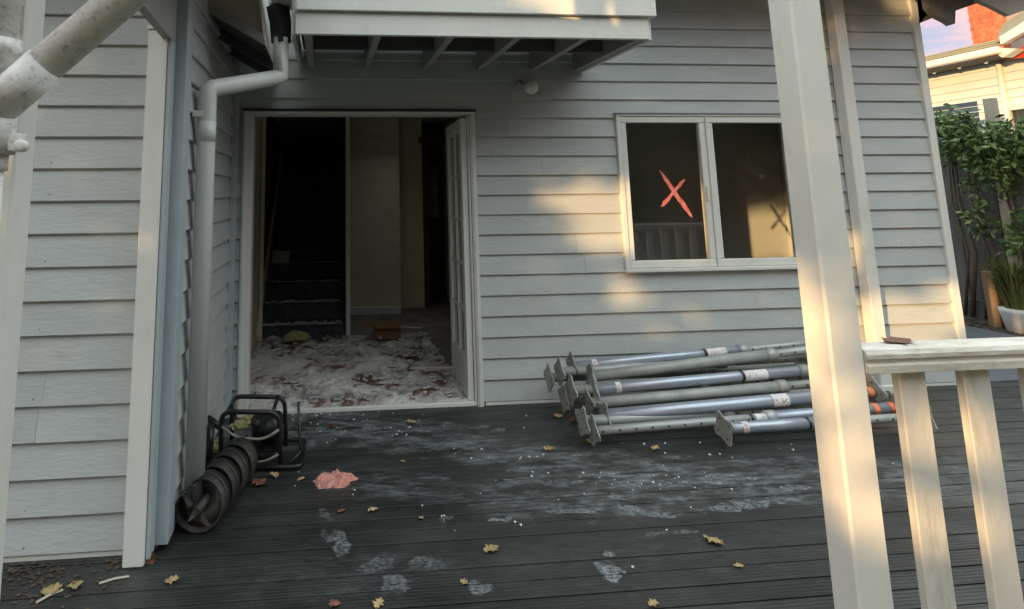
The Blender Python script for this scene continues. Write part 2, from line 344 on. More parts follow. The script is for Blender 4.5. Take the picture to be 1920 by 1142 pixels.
# ------------------------------------------------------------------ house
house = empty('house', 'pale grey weatherboard house with an open doorway, white window and low balcony', 'house')
def board_section(z0, z1, zb):
    """points (y,z) of a lapped board clipped to [z0,z1]; zb = natural bottom of the row"""
    def yf(z): t = (z - zb) / P; return -.006 + .017 * t
    if z0 - zb < .001:
        return [(.028, z0), (yf(z0) + .003, z0), (yf(z0) - .0005, z0 + .004), (yf(z1), z1), (.028, z1)]
    return [(.028, z0), (yf(z0), z0), (yf(z1), z1), (.028, z1)]
def siding(parent, xa, xb, zbase, rows, holes, place, m, name='weatherboard', splits=True, tilt=.0015):
    for r in range(rows):
        zb = zbase + P * r; zt = zb + P + .004
        cuts = {xa, xb}
        for (hx0, hx1, hz0, hz1) in holes:
            if hz0 < zt and hz1 > zb: cuts |= {min(max(hx0, xa), xb), min(max(hx1, xa), xb)}
        cuts = sorted(cuts); segs = []
        for a, b in zip(cuts[:-1], cuts[1:]):
            if b - a < .004: continue
            z0, z1 = zb, zt; mid = (a + b) / 2
            for (hx0, hx1, hz0, hz1) in holes:
                if hx0 < mid < hx1 and hz0 < zt and hz1 > zb:
                    if hz0 <= zb and hz1 >= zt - .005: z0 = z1 = 0
                    elif hz1 < zt and hz0 <= zb: z0 = hz1
                    elif hz0 > zb: z1 = hz0
            segs.append((a, b, z0, z1) if z1 - z0 > .006 else None)
        groups = []; cur = []
        if splits and segs and random.random() < .45:
            jx = random.uniform(xa + .4, xb - .4); new = []
            for sg in segs:
                if sg and sg[0] + .15 < jx < sg[1] - .15: new += [(sg[0], jx - .0007, sg[2], sg[3]), None, (jx + .0007, sg[1], sg[2], sg[3])]
                else: new.append(sg)
            segs = new
        for sg in segs:
            if sg is None:
                if cur: groups.append(cur); cur = []
            else: cur.append(sg)
        if cur: groups.append(cur)
        for g in groups:
            bm = bmesh.new()
            for a, b, z0, z1 in g:
                sec = board_section(z0, z1, zb); prism(bm, [(a, yy, zz) for yy, zz in sec], (b - a, 0, 0))
            dt = random.uniform(-tilt, tilt); dy = random.uniform(-.001, .001)
            L_ = g[-1][1] - g[0][0]; x0 = g[0][0]
            for v in bm.verts: v.co.z += dt * ((v.co.x - x0) / max(L_, 1) - .5) * 1.0; v.co.y += dy
            for v in bm.verts: v.co = place @ v.co
            link(name, bm, m, parent)
I4 = Matrix.Identity(4)
NAIL = mat('rusty_nail_head', (.16, .13, .11), .7, .3)
def nails(parent, x0, x1, y, rows, holes, place):
    bm = bmesh.new(); x = x0
    while x < x1:
        for r in range(rows):
            z = ZB_ + P * r + .028 + random.uniform(-.003, .003); xx = x + random.uniform(-.006, .006)
            if any(a - .01 < xx < b + .01 and c_ < z < d_ for a, b, c_, d_ in holes) or random.random() < .35: continue
            pts = [place @ Vector((xx + .0032 * math.cos(q * math.pi / 3), y, z + .0032 * math.sin(q * math.pi / 3))) for q in range(6)]
            prism(bm, pts, place.to_3x3() @ Vector((0, .01, 0)))
        x += .45
    o = link('nail_heads', bm, NAIL, parent); o['kind'] = 'stuff'; return o
ZB_ = .02
DX0, DX1, DZ = -.585, 1.078, 2.02
WX0, WX1, WZ0, WZ1 = 2.145, 3.585, .858, 2.012
ZB = .02
siding(house, -.645, 4.70, ZB, 26, [(DX0, DX1, -1, DZ), (WX0, WX1, WZ0, WZ1)], I4, WB)
nails(house, -.6, 4.68, -.0045, 24, [(DX0, DX1, -1, DZ), (WX0, WX1, WZ0, WZ1)], I4)
LW = -1.48
nails(house, -3.0, -.76, -.0045, 20, [], Matrix.Translation((0, LW, 0)))
siding(house, -3.6, -.735, ZB, 26, [], Matrix.Translation((0, LW, 0)), WB)
# return wall: local x -> +Y, local -y -> +X
RM = Matrix.Translation((-.655, 0, 0)) @ Matrix.Rotation(R(90), 4, 'Z')
siding(house, -1.375, -.035, ZB, 26, [], RM, WBS, tilt=.006)
mbox('corner_board', GREYT, house, -.70, -.64, LW - .004, -1.378, .03, 3.66)
mbox('corner_board', GREYT, house, -.66, -.615, -.035, .0, .0, 3.66)
mbox('corner_board', TRIM, house, 4.702, 4.762, -.018, .03, .0, 3.66)
mbox('base_trim', TRIM, house, 1.09, 4.70, -.004, .03, -.02, .018, .001)
mbox('base_trim', TRIM, house, -3.6, -.735, LW + .002, LW + .03, -.02, .018, .001)
# wall cores with openings, one mesh each
bm = bmesh.new()
for a in ((-.64, DX0 + .02, .035, .12, 0, 3.66), (DX1 - .02, WX0 + .02, .035, .12, 0, 3.66), (WX1 - .02, 4.69, .035, .12, 0, 3.66), (DX0 + .02, DX1 - .02, .035, .12, DZ - .02, 3.66), (WX0 + .02, WX1 - .02, .035, .12, WZ1 - .02, 3.66), (WX0 + .02, WX1 - .02, .035, .12, 0, WZ0 + .02)): box(bm, *a)
link('wall_core', bm, ROOMW, house)
mbox('wall_core', GREYT, house, -3.6, -.69, LW + .032, 0, 0, 3.66, 0)
mbox('wall_core', ROOMW, house, 4.665, 4.70, .125, 5.0, 0, 3.66, 0)
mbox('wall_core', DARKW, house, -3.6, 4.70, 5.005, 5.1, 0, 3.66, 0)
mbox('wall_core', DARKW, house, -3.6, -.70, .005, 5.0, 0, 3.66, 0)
# main roof slab with an eave, and a hole added to light the hall
bm = bmesh.new()
for q in ((-4.0, 5.0, -.12, 1.8, 3.67, 3.78), (-4.0, 5.0, 3.0, 5.4, 3.67, 3.78), (-4.0, .2, 1.801, 2.999, 3.67, 3.78), (1.5, 5.0, 1.801, 2.999, 3.67, 3.78)): box(bm, *q)
link('roof', bm, ROOFT, house)
mbox('roof', ROOFT, house, -4.0, -.3, LW - .45, -.13, 3.67, 3.78, 0)
mbox('floor_boards', mat('dusty_hall_floor', (.14, .115, .095), .8, .2, (.3, .28, .26), .6, 3, dirt_scale=5, dirt_lo=.45, dirt_hi=.65), house, -.69, 4.59, .125, 5.0, -.05, .0, 0)
bm = bmesh.new()   # ceiling with an opening added to let in light and brighten the hall
for q in ((-.69, 4.66, .125, 2.0, 2.42, 2.5), (-.69, 4.66, 2.75, 5.0, 2.42, 2.5), (-.69, .5, 2.001, 2.749, 2.42, 2.5), (1.1, 4.66, 2.001, 2.749, 2.42, 2.5)): box(bm, *q)
link('ceiling', bm, ROOMW, house)

# door frame
df = empty('door_frame', loc=(0, 0, 0)); df.parent = house
mbox('jamb', TRIM, df, -.583, -.512, -.022, .10, -.01, 2.0, .003)
mbox('jamb', TRIM, df, 1.034, 1.076, -.022, .03, -.02, 2.0, .003)
mbox('jamb', TRIM, df, 1.02, 1.032, -.008, .10, .0, 1.99, .002)
mbox('stop_bead', TRIM, df, 1.045, 1.062, -.030, -.024, -.02, 2.0, .002)
mbox('stop_bead', TRIM, df, -.572, -.545, -.030, -.024, -.01, 2.0, .002)
mbox('lintel', TRIM, df, -.583, 1.076, -.022, .10, 2.002, 2.022, .002)
mbox('head_flashing', BLACKR, df, -.585, 1.085, -.034, .02, 2.026, 2.040, .001)
mbox('sill', TRIM, df, -.51, 1.02, -.012, .10, .0, .026, .003)
# french door leaf swung inside
leaf = empty('french_door', loc=(.997, .02, .03)); leaf.parent = house
LW_ = .62
def leafbox(name, m, y0, y1, z0, z1, x0=-.02, x1=.02, bev=.003):
    bm = box(bmesh.new(), x0, x1, y0, y1, z0, z1, bev); return link(name, bm, m, leaf, world=False)
leafbox('stile', TRIM, 0, .095, 0, 1.95); leafbox('stile', TRIM, LW_ - .09, LW_, 0, 1.95)
leafbox('rail', TRIM, .097, LW_ - .092, 0, .26); leafbox('rail', TRIM, .097, LW_ - .092, 1.85, 1.95)
ph = (1.85 - .26) / 5
leafbox('muntin', TRIM, LW_ / 2 - .012, LW_ / 2 + .012, .262, 1.848, -.016, .016, .002)
for i in range(5):
    for a, b in ((.097, LW_ / 2 - .014), (LW_ / 2 + .014, LW_ - .092)):
        if i: leafbox('muntin', TRIM, a, b, .26 + ph * i - .011, .26 + ph * i + .011, -.015, .015, .002)
        leafbox('pane', GLASS, a, b, .262 + ph * i + .012, .26 + ph * (i + 1) - .013, -.002, .002, 0)
leaf.rotation_euler = (0, 0, R(-1.6))

# window: two sashes
win = empty('window', loc=(WX0, 0, WZ0)); win.parent = house
yo, yi = -.026, .10
mbox('frame', TRIM, win, WX0 + .002, WX0 + .036, yo, yi, WZ0 + .03, WZ1 - .022, .003)
mbox('frame', TRIM, win, WX1 - .036, WX1 - .002, yo, yi, WZ0 + .03, WZ1 - .022, .003)
mbox('frame', TRIM, win, WX0 + .002, WX1 - .002, yo, yi, WZ1 - .020, WZ1 - .002, .003)
mbox('sill', TRIM, win, WX0 - .004, WX1 + .004, yo - .018, yi, WZ0 + .002, WZ0 + .028, .004)
mbox('head_flashing', GREYT, win, WX0 - .008, WX1 + .008, yo - .012, .02, WZ1 + .0, WZ1 + .010, .001)
mbox('mullion', TRIM, win, 2.846, 2.864, yo - .004, yi, WZ0 + .03, WZ1 - .022, .003)
for a, b in ((WX0 + .038, 2.844), (2.866, WX1 - .038)):
    sh = empty('sash', loc=(a - WX0, 0, 0)); sh.parent = win
    z0, z1, fw = WZ0 + .03, WZ1 - .024, .044
    mbox('sash_rail', TRIM, sh, a, b, yo + .006, .02, z0, z0 + .052, .004); mbox('sash_rail', TRIM, sh, a, b, yo + .006, .02, z1 - fw, z1, .004)
for a, b in ((WX0 + .038, 2.844), (2.866, WX1 - .038)):
    z0, z1, fw = WZ0 + .03, WZ1 - .024, .044
    st = 'sash_stile'
    sh = [o for o in win.children if o.name.startswith('sash')][0 if a < 2.5 else 1]
    mbox(st, TRIM, sh, a, a + fw - .004, yo + .008, .018, z0 + .054, z1 - fw - .002, .003); mbox(st, TRIM, sh, b - fw, b, yo + .008, .018, z0 + .054, z1 - fw - .002, .003)
    bm = bmesh.new(); q = [bm.verts.new(p) for p in ((a + fw - .01, -.002, z0 + .045), (b - fw + .006, -.002, z0 + .045), (b - fw + .006, -.002, z1 - fw + .006), (a + fw - .01, -.002, z1 - fw + .006))]; bm.faces.new(q)
    link('pane', bm, GLASS, sh)
mbox('catch', TRIM, win, 2.805, 2.818, yo - .012, yo + .004, 1.36, 1.47, .003)
# red painted cross on the left pane: two brushy strokes
def stroke(bm, a, b, w0, w1, seed):
    rnd = random.Random(seed); a, b = Vector(a), Vector(b); d = b - a; n = Vector((-d.z, 0, d.x)).normalized(); K = 14; L1 = []; L2 = []
    for i in range(K + 1):
        t = i / K; ww = (w0 + (w1 - w0) * t) * (min(1, .25 + 5 * t, .25 + 5 * (1 - t))) / 2
        p = a + d * t + n * rnd.uniform(-.002, .002)
        L1.append(p + n * (ww + rnd.uniform(-.003, .003))); L2.append(p - n * (ww + rnd.uniform(-.003, .003)))
    prism_pts = L1 + L2[::-1]
    va = [bm.verts.new(p) for p in prism_pts]; vb = [bm.verts.new(Vector(p) + Vector((0, .0012, 0))) for p in prism_pts]
    for i in range(K):
        j = 2 * K + 1 - i
        bm.faces.new((va[i], va[i + 1], va[j - 1], va[j])); bm.faces.new((vb[i], vb[j], vb[j - 1], vb[i + 1]))
    n_ = len(va)
    for i in range(n_): bm.faces.new((va[i], vb[i], vb[(i + 1) % n_], va[(i + 1) % n_]))
bm = bmesh.new(); stroke(bm, (2.468, -.006, 1.588), (2.690, -.006, 1.243), .024, .034, 3); stroke(bm, (2.655, -.0078, 1.522), (2.455, -.0078, 1.322), .022, .028, 5)
lk = link('painted_cross', bm, PAINTX, win); lk['label'] = 'red painted cross on the left window pane'

# ---- room behind the window and hall behind the door
mbox('interior_wall', ROOMW, house, 1.75, 4.66, 1.50, 1.56, .002, 2.415, 0)
mbox('interior_wall', ROOMW, house, 1.69, 1.748, .13, 2.2, .002, 2.415, 0)
mbox('interior_wall', CREAM, house, .25, .90, 3.10, 3.42, .002, 2.415, 0)
mbox('interior_wall', CREAM, house, .905, 1.25, 3.46, 3.52, .002, 2.415, 0)
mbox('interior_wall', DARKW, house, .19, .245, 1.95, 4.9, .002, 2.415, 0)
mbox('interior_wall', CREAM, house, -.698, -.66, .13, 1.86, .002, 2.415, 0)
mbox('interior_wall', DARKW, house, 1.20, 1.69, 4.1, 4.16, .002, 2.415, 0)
mbox('interior_wall', CREAM, house, 1.64, 1.685, 2.25, 4.09, .002, 2.415, 0)
mbox('door_lining', BROWN, house, 1.26, 1.32, 3.44, 3.54, .002, 2.1, .003)
mbox('door_lining', BROWN, house, 1.20, 1.64, 3.40, 3.44, 2.08, 2.16, .003)
mbox('skirting', TRIM, house, .252, .898, 3.08, 3.098, .004, .09, .003)
mbox('wall_end_trim', TRIM, house, .198, .243, 1.885, 1.945, .002, 2.41, .004)
indoor = empty('brown_door', loc=(1.3, 4.0, 0)); indoor.parent = house
mbox('panel', BROWN, indoor, 1.26, 1.62, 4.0, 4.04, .01, 2.05, .004)
mbox('door_glass', GALVD, indoor, 1.36, 1.55, 3.99, 3.998, 1.1, 1.8, .003)
stair = empty('staircase', loc=(-.25, 1.9, 0)); stair.parent = house
for i in range(11):
    y = 1.89 + .25 * i; z = .168 * (i + 1)
    mbox('riser', CARPET, stair, -.64, .186, y, y + .03, z - .168, z - .022, .002)
    mbox('tread', CARPET, stair, -.64, .186, y - .02, y + .25, z - .02, z, .006)
    bm = bmesh.new(); x = -.62
    n = 26
    for q in range(n):
        xa = -.62 + .78 * q / n; xb = xa + .78 / n; hh = .004 + .008 * random.random()
        box(bm, xa, xb + .0, y - .014 + random.random() * .01, y + .05 + random.random() * .1, z + .001, z + .001 + hh * .5)
    if i < 4: link('dust_layer', bm, NOSE, stair)
beam_ = bmesh.new(); beam(beam_, (-.66, 1.86, .0), (-.655, 4.6, 1.9), .03, .30); link('stringer', beam_, CREAM, stair)
mbox('newel_post', CREAM, stair, -.655, -.618, 1.86, 1.90, .0, 2.4, .003)
pp = empty('paper_sheet', 'pale sheet of paper lying on the fourth dark stair', 'paper', (-.48, 2.66, .69))
bm = bmesh.new(); prism(bm, [(-.60, 2.585, .69), (-.41, 2.60, .685), (-.405, 2.66, .80), (-.595, 2.65, .81)], (0, .004, .003)); o = link('sheet', bm, PAPER, pp)

# box
cb = empty('cardboard_box', 'small brown box standing on the hall floor behind the rubble', 'box', (.58, 1.72, .0))
mbox('carton', CARD, cb, .47, .72, 1.70, 1.90, .05, .17, .004)
mbox('flap', CARD, cb, .36, .465, 1.74, 1.90, .155, .162, .001)
mbox('flap', CARD, cb, .475, .715, 1.62, 1.698, .166, .171, .001)

# ---- rubble spread on the floor (stuff)
yy0 = lambda j: .005 + 1.98 * j / 170
bm = bmesh.new(); NX, NY = 150, 170
grid = []
for j in range(NY + 1):
    row = []
    for i in range(NX + 1):
        x = -.652 + (1.66) * i / NX if yy0(j) > .13 else -.505 + 1.52 * i / NX; yy = .005 + 1.98 * j / NY
        e = noise.fractal(Vector((x * 3, yy * 3, 3.1)), 1.0, 2.0, 5); f = noise.noise(Vector((x * 14, yy * 14, 9))) ; g = noise.noise(Vector((x * 34, yy * 34, 5)))
        pile = .05 * math.exp(-((x + .1) ** 2 / .25 + (yy - .7) ** 2 / .5)) + .02
        z = .012 + max(0, pile + .042 * e + .016 * f + .009 * g)
        if yy < .10: z = min(z, .02 + (yy) * .4)
        row.append(bm.verts.new((x, yy, z)))
    grid.append(row)
for j in range(NY):
    for i in range(NX): bm.faces.new((grid[j][i], grid[j][i + 1], grid[j + 1][i + 1], grid[j + 1][i]))
ru = link('plaster_rubble', bm, RUBBLE, smooth=False); tag(ru, 'grey and red-brown plaster rubble spread over the hall floor inside the doorway', 'rubble', kind='stuff')
bm = bmesh.new()
for i in range(420):
    x = random.uniform(-.48, 1.0); yy = random.uniform(.05, 1.85); sz = random.choice((.008, .012, .02, .032)); zz = .05 + .03 * random.random()
    a = random.uniform(0, 3.14); w2 = sz * random.uniform(.6, 1.6)
    tl = Vector((random.uniform(-.3, .3), random.uniform(-.3, .3), 1)).normalized()
    pts = []
    for q in range(5):
        t = a + q * 1.2566 + random.uniform(-.3, .3); p = Vector((math.cos(t) * w2, math.sin(t) * sz, 0)); p.z = -(p.x * tl.x + p.y * tl.y); pts.append(p + Vector((x, yy, zz)))
    bm.faces.new([bm.verts.new(p) for p in pts]); prism(bm, [p for p in pts], (0, 0, -.012))
tag(link('plaster_shards', bm, mat('broken_plaster', (.50, .485, .475), .95, .25, (.16, .09, .06), .8, 2.5, dirt_scale=3, dirt_lo=.56, dirt_hi=.66)), 'broken plaster pieces lying among the rubble in the doorway', 'rubble', kind='stuff')
for (a, b, lb) in (((.66, .62, .085), (1.0, .60, .085), 'pale thin batten lying beside the open french door'), ((.55, 1.95, .12), (.95, 1.9, .10), 'pale timber strip on the hall floor behind the brown box')):
    bm = bmesh.new(); beam(bm, a, b, .022, .012); tag(link('timber_batten', bm, STICK), lb, 'batten')
def lump(name, m, cx, cy, cz, rx, ry, rz, seed, amp=.35, sub=4, flat=True):
    bm = bmesh.new(); bmesh.ops.create_icosphere(bm, subdivisions=sub, radius=1)
    for v in bm.verts:
        n = noise.fractal(v.co * 1.7 + Vector((seed, 0, 0)), 1, 2, 5); v.co *= 1 + amp * n
        v.co = Vector((v.co.x * rx, v.co.y * ry, max(v.co.z, -.3) * rz)) + Vector((cx, cy, cz))
    return link(name, bm, m, smooth=False)
tag(lump('insulation_tuft', YFOAM, -.28, 1.62, .11, .11, .07, .05, 4), 'yellow-green insulation tuft on the rubble at the foot of the stairs', 'insulation')

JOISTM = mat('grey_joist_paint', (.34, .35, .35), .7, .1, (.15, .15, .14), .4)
# ------------------------------------------------------------------ balcony
bal = empty('balcony', loc=(-.18, -.976, 2.33)); bal.parent = house
mbox('fascia_board', TRIM, bal, -.178, 1.895, -.976, -.946, 2.325, 2.453, .003)
mbox('fascia_board', TRIM, bal, -.172, 1.935, -1.004, -.955, 2.458, 2.64, .003)
mbox('fascia_board', TRIM, bal, 1.897, 1.925, -.95, -.01, 2.325, 2.453, .003)
mbox('fascia_board', TRIM, bal, -.20, -.180, -.95, -.01, 2.325, 2.62, .003)
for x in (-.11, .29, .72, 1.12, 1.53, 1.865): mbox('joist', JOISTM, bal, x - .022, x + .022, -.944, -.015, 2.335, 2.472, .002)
for i, (a, b) in enumerate(zip((-.088, .312, .742, 1.142, 1.552), (.268, .698, 1.098, 1.508, 1.843))): mbox('blocking', UNDER, bal, a + .001, b - .001, -.50, -.465, 2.36, 2.472, .002)
for i in range(10): mbox('floor_plank', UNDER, bal, -.17, 1.89, -.944 + .094 * i, -.944 + .094 * i + .09, 2.475, 2.50, .001)
mbox('parapet', TRIM, bal, -.172, 1.91, -.99, -.958, 2.645, 3.30, .003)
# bulkhead light under the balcony
lamp = empty('wall_light', loc=(1.44, -.02, 2.22)); lamp.parent = house
bm = bmesh.new(); tube(bm, [(1.43, -.006, 2.235), (1.43, -.03, 2.235)], .030, 20); link('backplate', bm, GREYT, lamp, True)
bm = bmesh.new(); tube(bm, [(1.43, -.02, 2.235), (1.455, -.075, 2.215), (1.47, -.09, 2.20)], .013, 12); link('arm', bm, GREYT, lamp, True)
bm = bmesh.new(); bmesh.ops.create_uvsphere(bm, u_segments=24, v_segments=16, radius=.052); bmesh.ops.translate(bm, vec=(1.472, -.12, 2.188), verts=bm.verts); link('globe', bm, mat('opal_glass', (.72, .70, .64), .35, .03), lamp, True)

# ------------------------------------------------------------------ left wing eave, gutter, downpipe
ev = empty('left_eave', loc=(-.5, -1, 2.3)); ev.parent = house
EY = -.95
pts = [onY(495, 82, EY), onY(479, -60, EY), onY(250, -190, EY), onY(340, -18, EY)]
bm = bmesh.new(); prism(bm, pts, (0, .03, 0)); link('barge_board', bm, GREYT if False else mat('beige_soffit', (.42, .37, .29), .7, .1), ev)
bm = bmesh.new(); prism(bm, [onY(497, 84, EY - .03), onY(494, 64, EY - .03), onY(352, -14, EY - .03), onY(330, -12, EY - .03)], (0, .028, 0)); link('barge_trim', bm, mat('grey_brown_trim', (.24, .23, .21), .7, .1), ev)
bm = bmesh.new(); prism(bm, [onY(498, 85, EY - .025), onY(494, 66, EY - .025), onY(477, -60, EY - .025), onY(484, -60, EY - .025)], (0, .9, 0)); link('eave_fascia', bm, TRIM, ev)
# sloping lining from barge back to the main wall
a, b = onY(496, 86, EY), onY(330, -14, EY)
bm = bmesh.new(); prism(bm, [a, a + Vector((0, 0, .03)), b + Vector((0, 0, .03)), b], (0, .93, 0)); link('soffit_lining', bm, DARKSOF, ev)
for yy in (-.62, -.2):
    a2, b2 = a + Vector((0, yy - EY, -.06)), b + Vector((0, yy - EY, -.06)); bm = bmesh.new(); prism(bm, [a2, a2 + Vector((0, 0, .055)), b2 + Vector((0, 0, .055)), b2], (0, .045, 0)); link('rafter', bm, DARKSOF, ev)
# fascia running towards the camera from the corner post
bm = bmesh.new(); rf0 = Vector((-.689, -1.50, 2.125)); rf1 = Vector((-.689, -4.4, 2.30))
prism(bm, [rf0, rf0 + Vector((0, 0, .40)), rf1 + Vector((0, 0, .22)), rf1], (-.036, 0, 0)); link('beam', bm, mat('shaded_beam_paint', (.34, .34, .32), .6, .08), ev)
mbox('added_shade_eave', DARKSOF, ev, -.705, -.19, -3.9, -.98, 2.63, 2.67, 0)  # eave slabs added above the frame to darken the wall tops
mbox('added_shade_eave', DARKSOF, ev, -4.0, -.81, -2.05, -1.485, 2.75, 2.79, 0)
mbox('added_shade_eave', DARKSOF, ev, 1.96, 4.75, -.72, -.012, 3.10, 3.14, 0)
# gutter along the eave
gt = empty('gutter', loc=(-.28, -1, 2.5)); gt.parent = house
bm = bmesh.new(); sec = [(-.315, 2.52), (-.205, 2.52), (-.195, 2.60), (-.203, 2.60), (-.213, 2.528), (-.307, 2.528), (-.307, 2.62), (-.315, 2.62)]
prism(bm, [(x, -.80, z) for x, z in sec], (0, -1.9, 0)); link('channel', bm, PVC2, gt)
mbox('stop_end', PVC2, gt, -.314, -.206, -.798, -.790, 2.52, 2.60, .001)
bm = bmesh.new(); p0 = onY(520, 14, -.86); tube(bm, [(p0.x + .002, -.86, 2.525), (-.268, -.86, 2.42), (-.262, -.86, 2.30)], [.066, .062, .056], 4); link('black_spout', bm, BLACKR, gt)
bm = bmesh.new(); tube(bm, [(-.27, -.845, 2.60), (-.27, -.845, 2.34)], .045, 16); link('outlet', bm, BLACKR, gt, True)
dp = empty('downpipe', loc=(-.59, -1.27, 0)); dp.parent = house
u0, u1 = Vector((-.264, -.86, 2.33)), Vector((-.262, -.86, 2.10)); l0 = onX(390, 166, -.59)
bm = bmesh.new(); tube(bm, [u0, Vector((-.262, -.86, 2.125)), Vector((-.262, -.86, 2.105)), Vector((-.275, -.874, 2.098)), Vector((-.575, l0.y + .018, l0.z + .004)), Vector((-.59, l0.y, l0.z - .01)), Vector((-.59, l0.y, l0.z - .04)), Vector((-.59, l0.y + .0, .03))], .044, 24); link('pipe', bm, PVC2, dp, True)
bm = bmesh.new(); tube(bm, [(-.59, l0.y, 1.80), (-.59, l0.y, 1.70)], .0455, 24); link('socket', bm, PVC2, dp, True)
mbox('bracket', TRIM, dp, -.652, -.60, l0.y - .045, l0.y - .02, 1.82, 1.85, .002)

# ------------------------------------------------------------------ right hand eave of the house
er = empty('right_eave', loc=(4.9, -.3, 2.9)); er.parent = house
def poly(name, m, uv, Y, th): bm = bmesh.new(); prism(bm, [onY(u, v, Y) for u, v in uv], (0, th, 0)); return link(name, bm, m, er)
ESOF = mat('eave_soffit_paint', (.20, .195, .18), .7, .12, (.08, .08, .08), .5)
poly('rafter_end', ESOF, [(1724, 44), (1757, 30), (1742, 16), (1715, 2), (1716, -40), (1850, -40), (1850, 0), (1792, 20), (1740, 26)], -.02, .05)
poly('rafter_end', ESOF, [(1742, 14), (1754, 28), (1778, 40), (1786, 46), (1791, 44), (1792, 18), (1850, -5), (1850, -60), (1730, -60)], -.10, .05)
poly('barge_board', mat('weathered_barge', (.36, .33, .28), .7, .15, (.15, .13, .1), .5), [(1815, -60), (1838, 2), (1866, 14), (1894, 29), (1930, 16), (1990, -10), (1990, -60)], -.25, .04)
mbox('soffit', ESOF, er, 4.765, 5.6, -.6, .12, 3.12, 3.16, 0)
mbox('eave_fascia', TRIM, er, 4.765, 5.1, -.02, .01, 3.2, 3.6, .002)

# ------------------------------------------------------------------ posts
def post(name, label, x0, x1, y0, y1, z0, z1, m=POSTM, bead=True):
    r = empty(name, label, 'post', ((x0 + x1) / 2, (y0 + y1) / 2, z0)); mbox('shaft', m, r, x0, x1, y0, y1, z0, z1, .006); return r
p1 = post('verandah_post', 'thick cream verandah post standing in front of the window beside the railing', 1.257, 1.348, -2.752, -2.668, 0, 2.9)
mbox('foot_block', POSTM, p1, 1.247, 1.358, -2.762, -2.658, 0, .09, .004)
p2 = post('verandah_post', 'cream post against the wall between the window and the right corner', 3.945, 4.035, -.100, -.012, 0, 3.2)
mbox('foot_block', POSTM, p2, 3.935, 4.045, -.11, -.0095, 0, .05, .003)
p3 = post('verandah_post', 'white post at the outer corner of the left wing above brown leaves', -.790, -.708, -1.575, -1.492, 0, 2.17)
mbox('cover_strip', GREYT, p3, -.706, -.690, -1.56, -1.49, .02, 2.15, .002)
mbox('cap', POSTM, p3, -.794, -.704, -1.579, -1.488, 2.172, 2.19, .002)
p4 = post('verandah_post', 'whitish verandah post behind the big pipes at the left edge', -.809, -.717, -2.752, -2.66, 0, 2.9, TRIM)
mbox('moulding', TRIM, p4, -.795, -.775, -2.760, -2.754, .1, 2.9, .002)

# balustrade
bs = empty('balustrade', 'weathered cream timber railing with flat balusters right of the thick post', 'railing', (1.36, -2.7, 0))
bm = bmesh.new(); sec = [(-2.755, .985), (-2.735, .985), (-2.735, .978), (-2.672, .978), (-2.672, 1.03), (-2.685, 1.042), (-2.735, 1.046), (-2.750, 1.040), (-2.757, 1.030), (-2.757, 1.020), (-2.749, 1.014), (-2.749, 1.008), (-2.755, 1.003)]
prism(bm, [(1.350, y_, z_) for y_, z_ in sec], (3.2, 0, 0)); link('top_rail', bm, mat('weathered_rail_paint', (.66, .63, .56), .55, .08, (.22, .18, .12), .8, 6, .4, 40, stretch=(.4, 2, 1), dirt_scale=9, dirt_lo=.5, dirt_hi=.75), bs)
mbox('bottom_rail', POSTM, bs, 1.350, 4.5, -2.74, -2.68, .08, .14, .004)
BALM = mat('weathered_baluster_paint', (.67, .65, .60), .55, .07, (.28, .24, .17), .55, 6, .35, 40, stretch=(1.2, 1.2, .3), dirt_scale=10, dirt_lo=.55, dirt_hi=.74)
bmB = box(bmesh.new(), -.038, .038, -.012, .012, .142, .977, .003); b0 = link('baluster', bmB, BALM, bs, world=False)
xb = [1.443 + .036 + .183 * i for i in range(17)]
# fitted: front faces start at slopes .986, 1.106+ ... (see notes): pitch 0.183 m
for i, x in enumerate(xb):
    q = b0 if i == 0 else copyobj(b0, bs); q.location = (x + .02 - 1.36, -2.712 + 2.7, random.uniform(-.003, .003)); q.rotation_euler = (0, random.uniform(-.003, .003), 0)
tag(empty_ := None, None) if False else None
# dead leaf on the rail
# ------------------------------------------------------------------ storm-water pipes at left edge
dpz = -2.833
pr = empty('stormwater_pipe', 'thick grimy white plastic pipes with a slanting branch in front of the left post', 'pipe', (-.73, dpz, 0))
bm = bmesh.new(); tube(bm, [(-.728, dpz, 3.2), (-.728, dpz, 1.60)], .042, 32); link('riser_pipe', bm, PVC, pr, True)
bm = bmesh.new(); tube(bm, [(-.728, dpz, 1.655), (-.728, dpz, 1.535)], .046, 32); link('socket', bm, PVC, pr, True)
bm = bmesh.new(); tube(bm, [(-.735, dpz, 1.54), (-.735, dpz, .0)], .034, 32); link('lower_pipe', bm, PVC, pr, True)
A = Vector((-.722, dpz - .01, 1.635)); Bq = onY(226, 0, dpz - .03); D_ = (Bq - A).normalized()
bm = bmesh.new(); tube(bm, [A, Bq + D_ * .9], .0415, 32); link('slanting_pipe', bm, PVC, pr, True)
c0 = onY(62, 150, dpz - .015); bm = bmesh.new(); tube(bm, [A + D_ * .02, A + D_ * .142], .0445, 32); link('branch_socket', bm, PVC, pr, True)
bm = bmesh.new(); tube(bm, [(-.728, dpz, 1.79), (-.728, dpz, 1.755)], .0445, 32); link('socket', bm, PVC, pr, True)
bm = bmesh.new(); tube(bm, [(-.735, dpz, 1.535), (-.735, dpz, 1.50)], .041, 32); link('clip_band', bm, PVC, pr, True)
k0 = onY(40, 273, -2.86); bm = bmesh.new(); tube(bm, [k0 + Vector((0, .012, 0)), k0 + Vector((0, -.006, 0)), k0 + Vector((0, -.009, 0))], [.013, .013, .009], 20); link('screw_cap', bm, PVC, pr, True)
mbox('clip_tab', PVC, pr, -.70, k0.x - .008, -2.85, -2.82, 1.54, 1.58, .003)

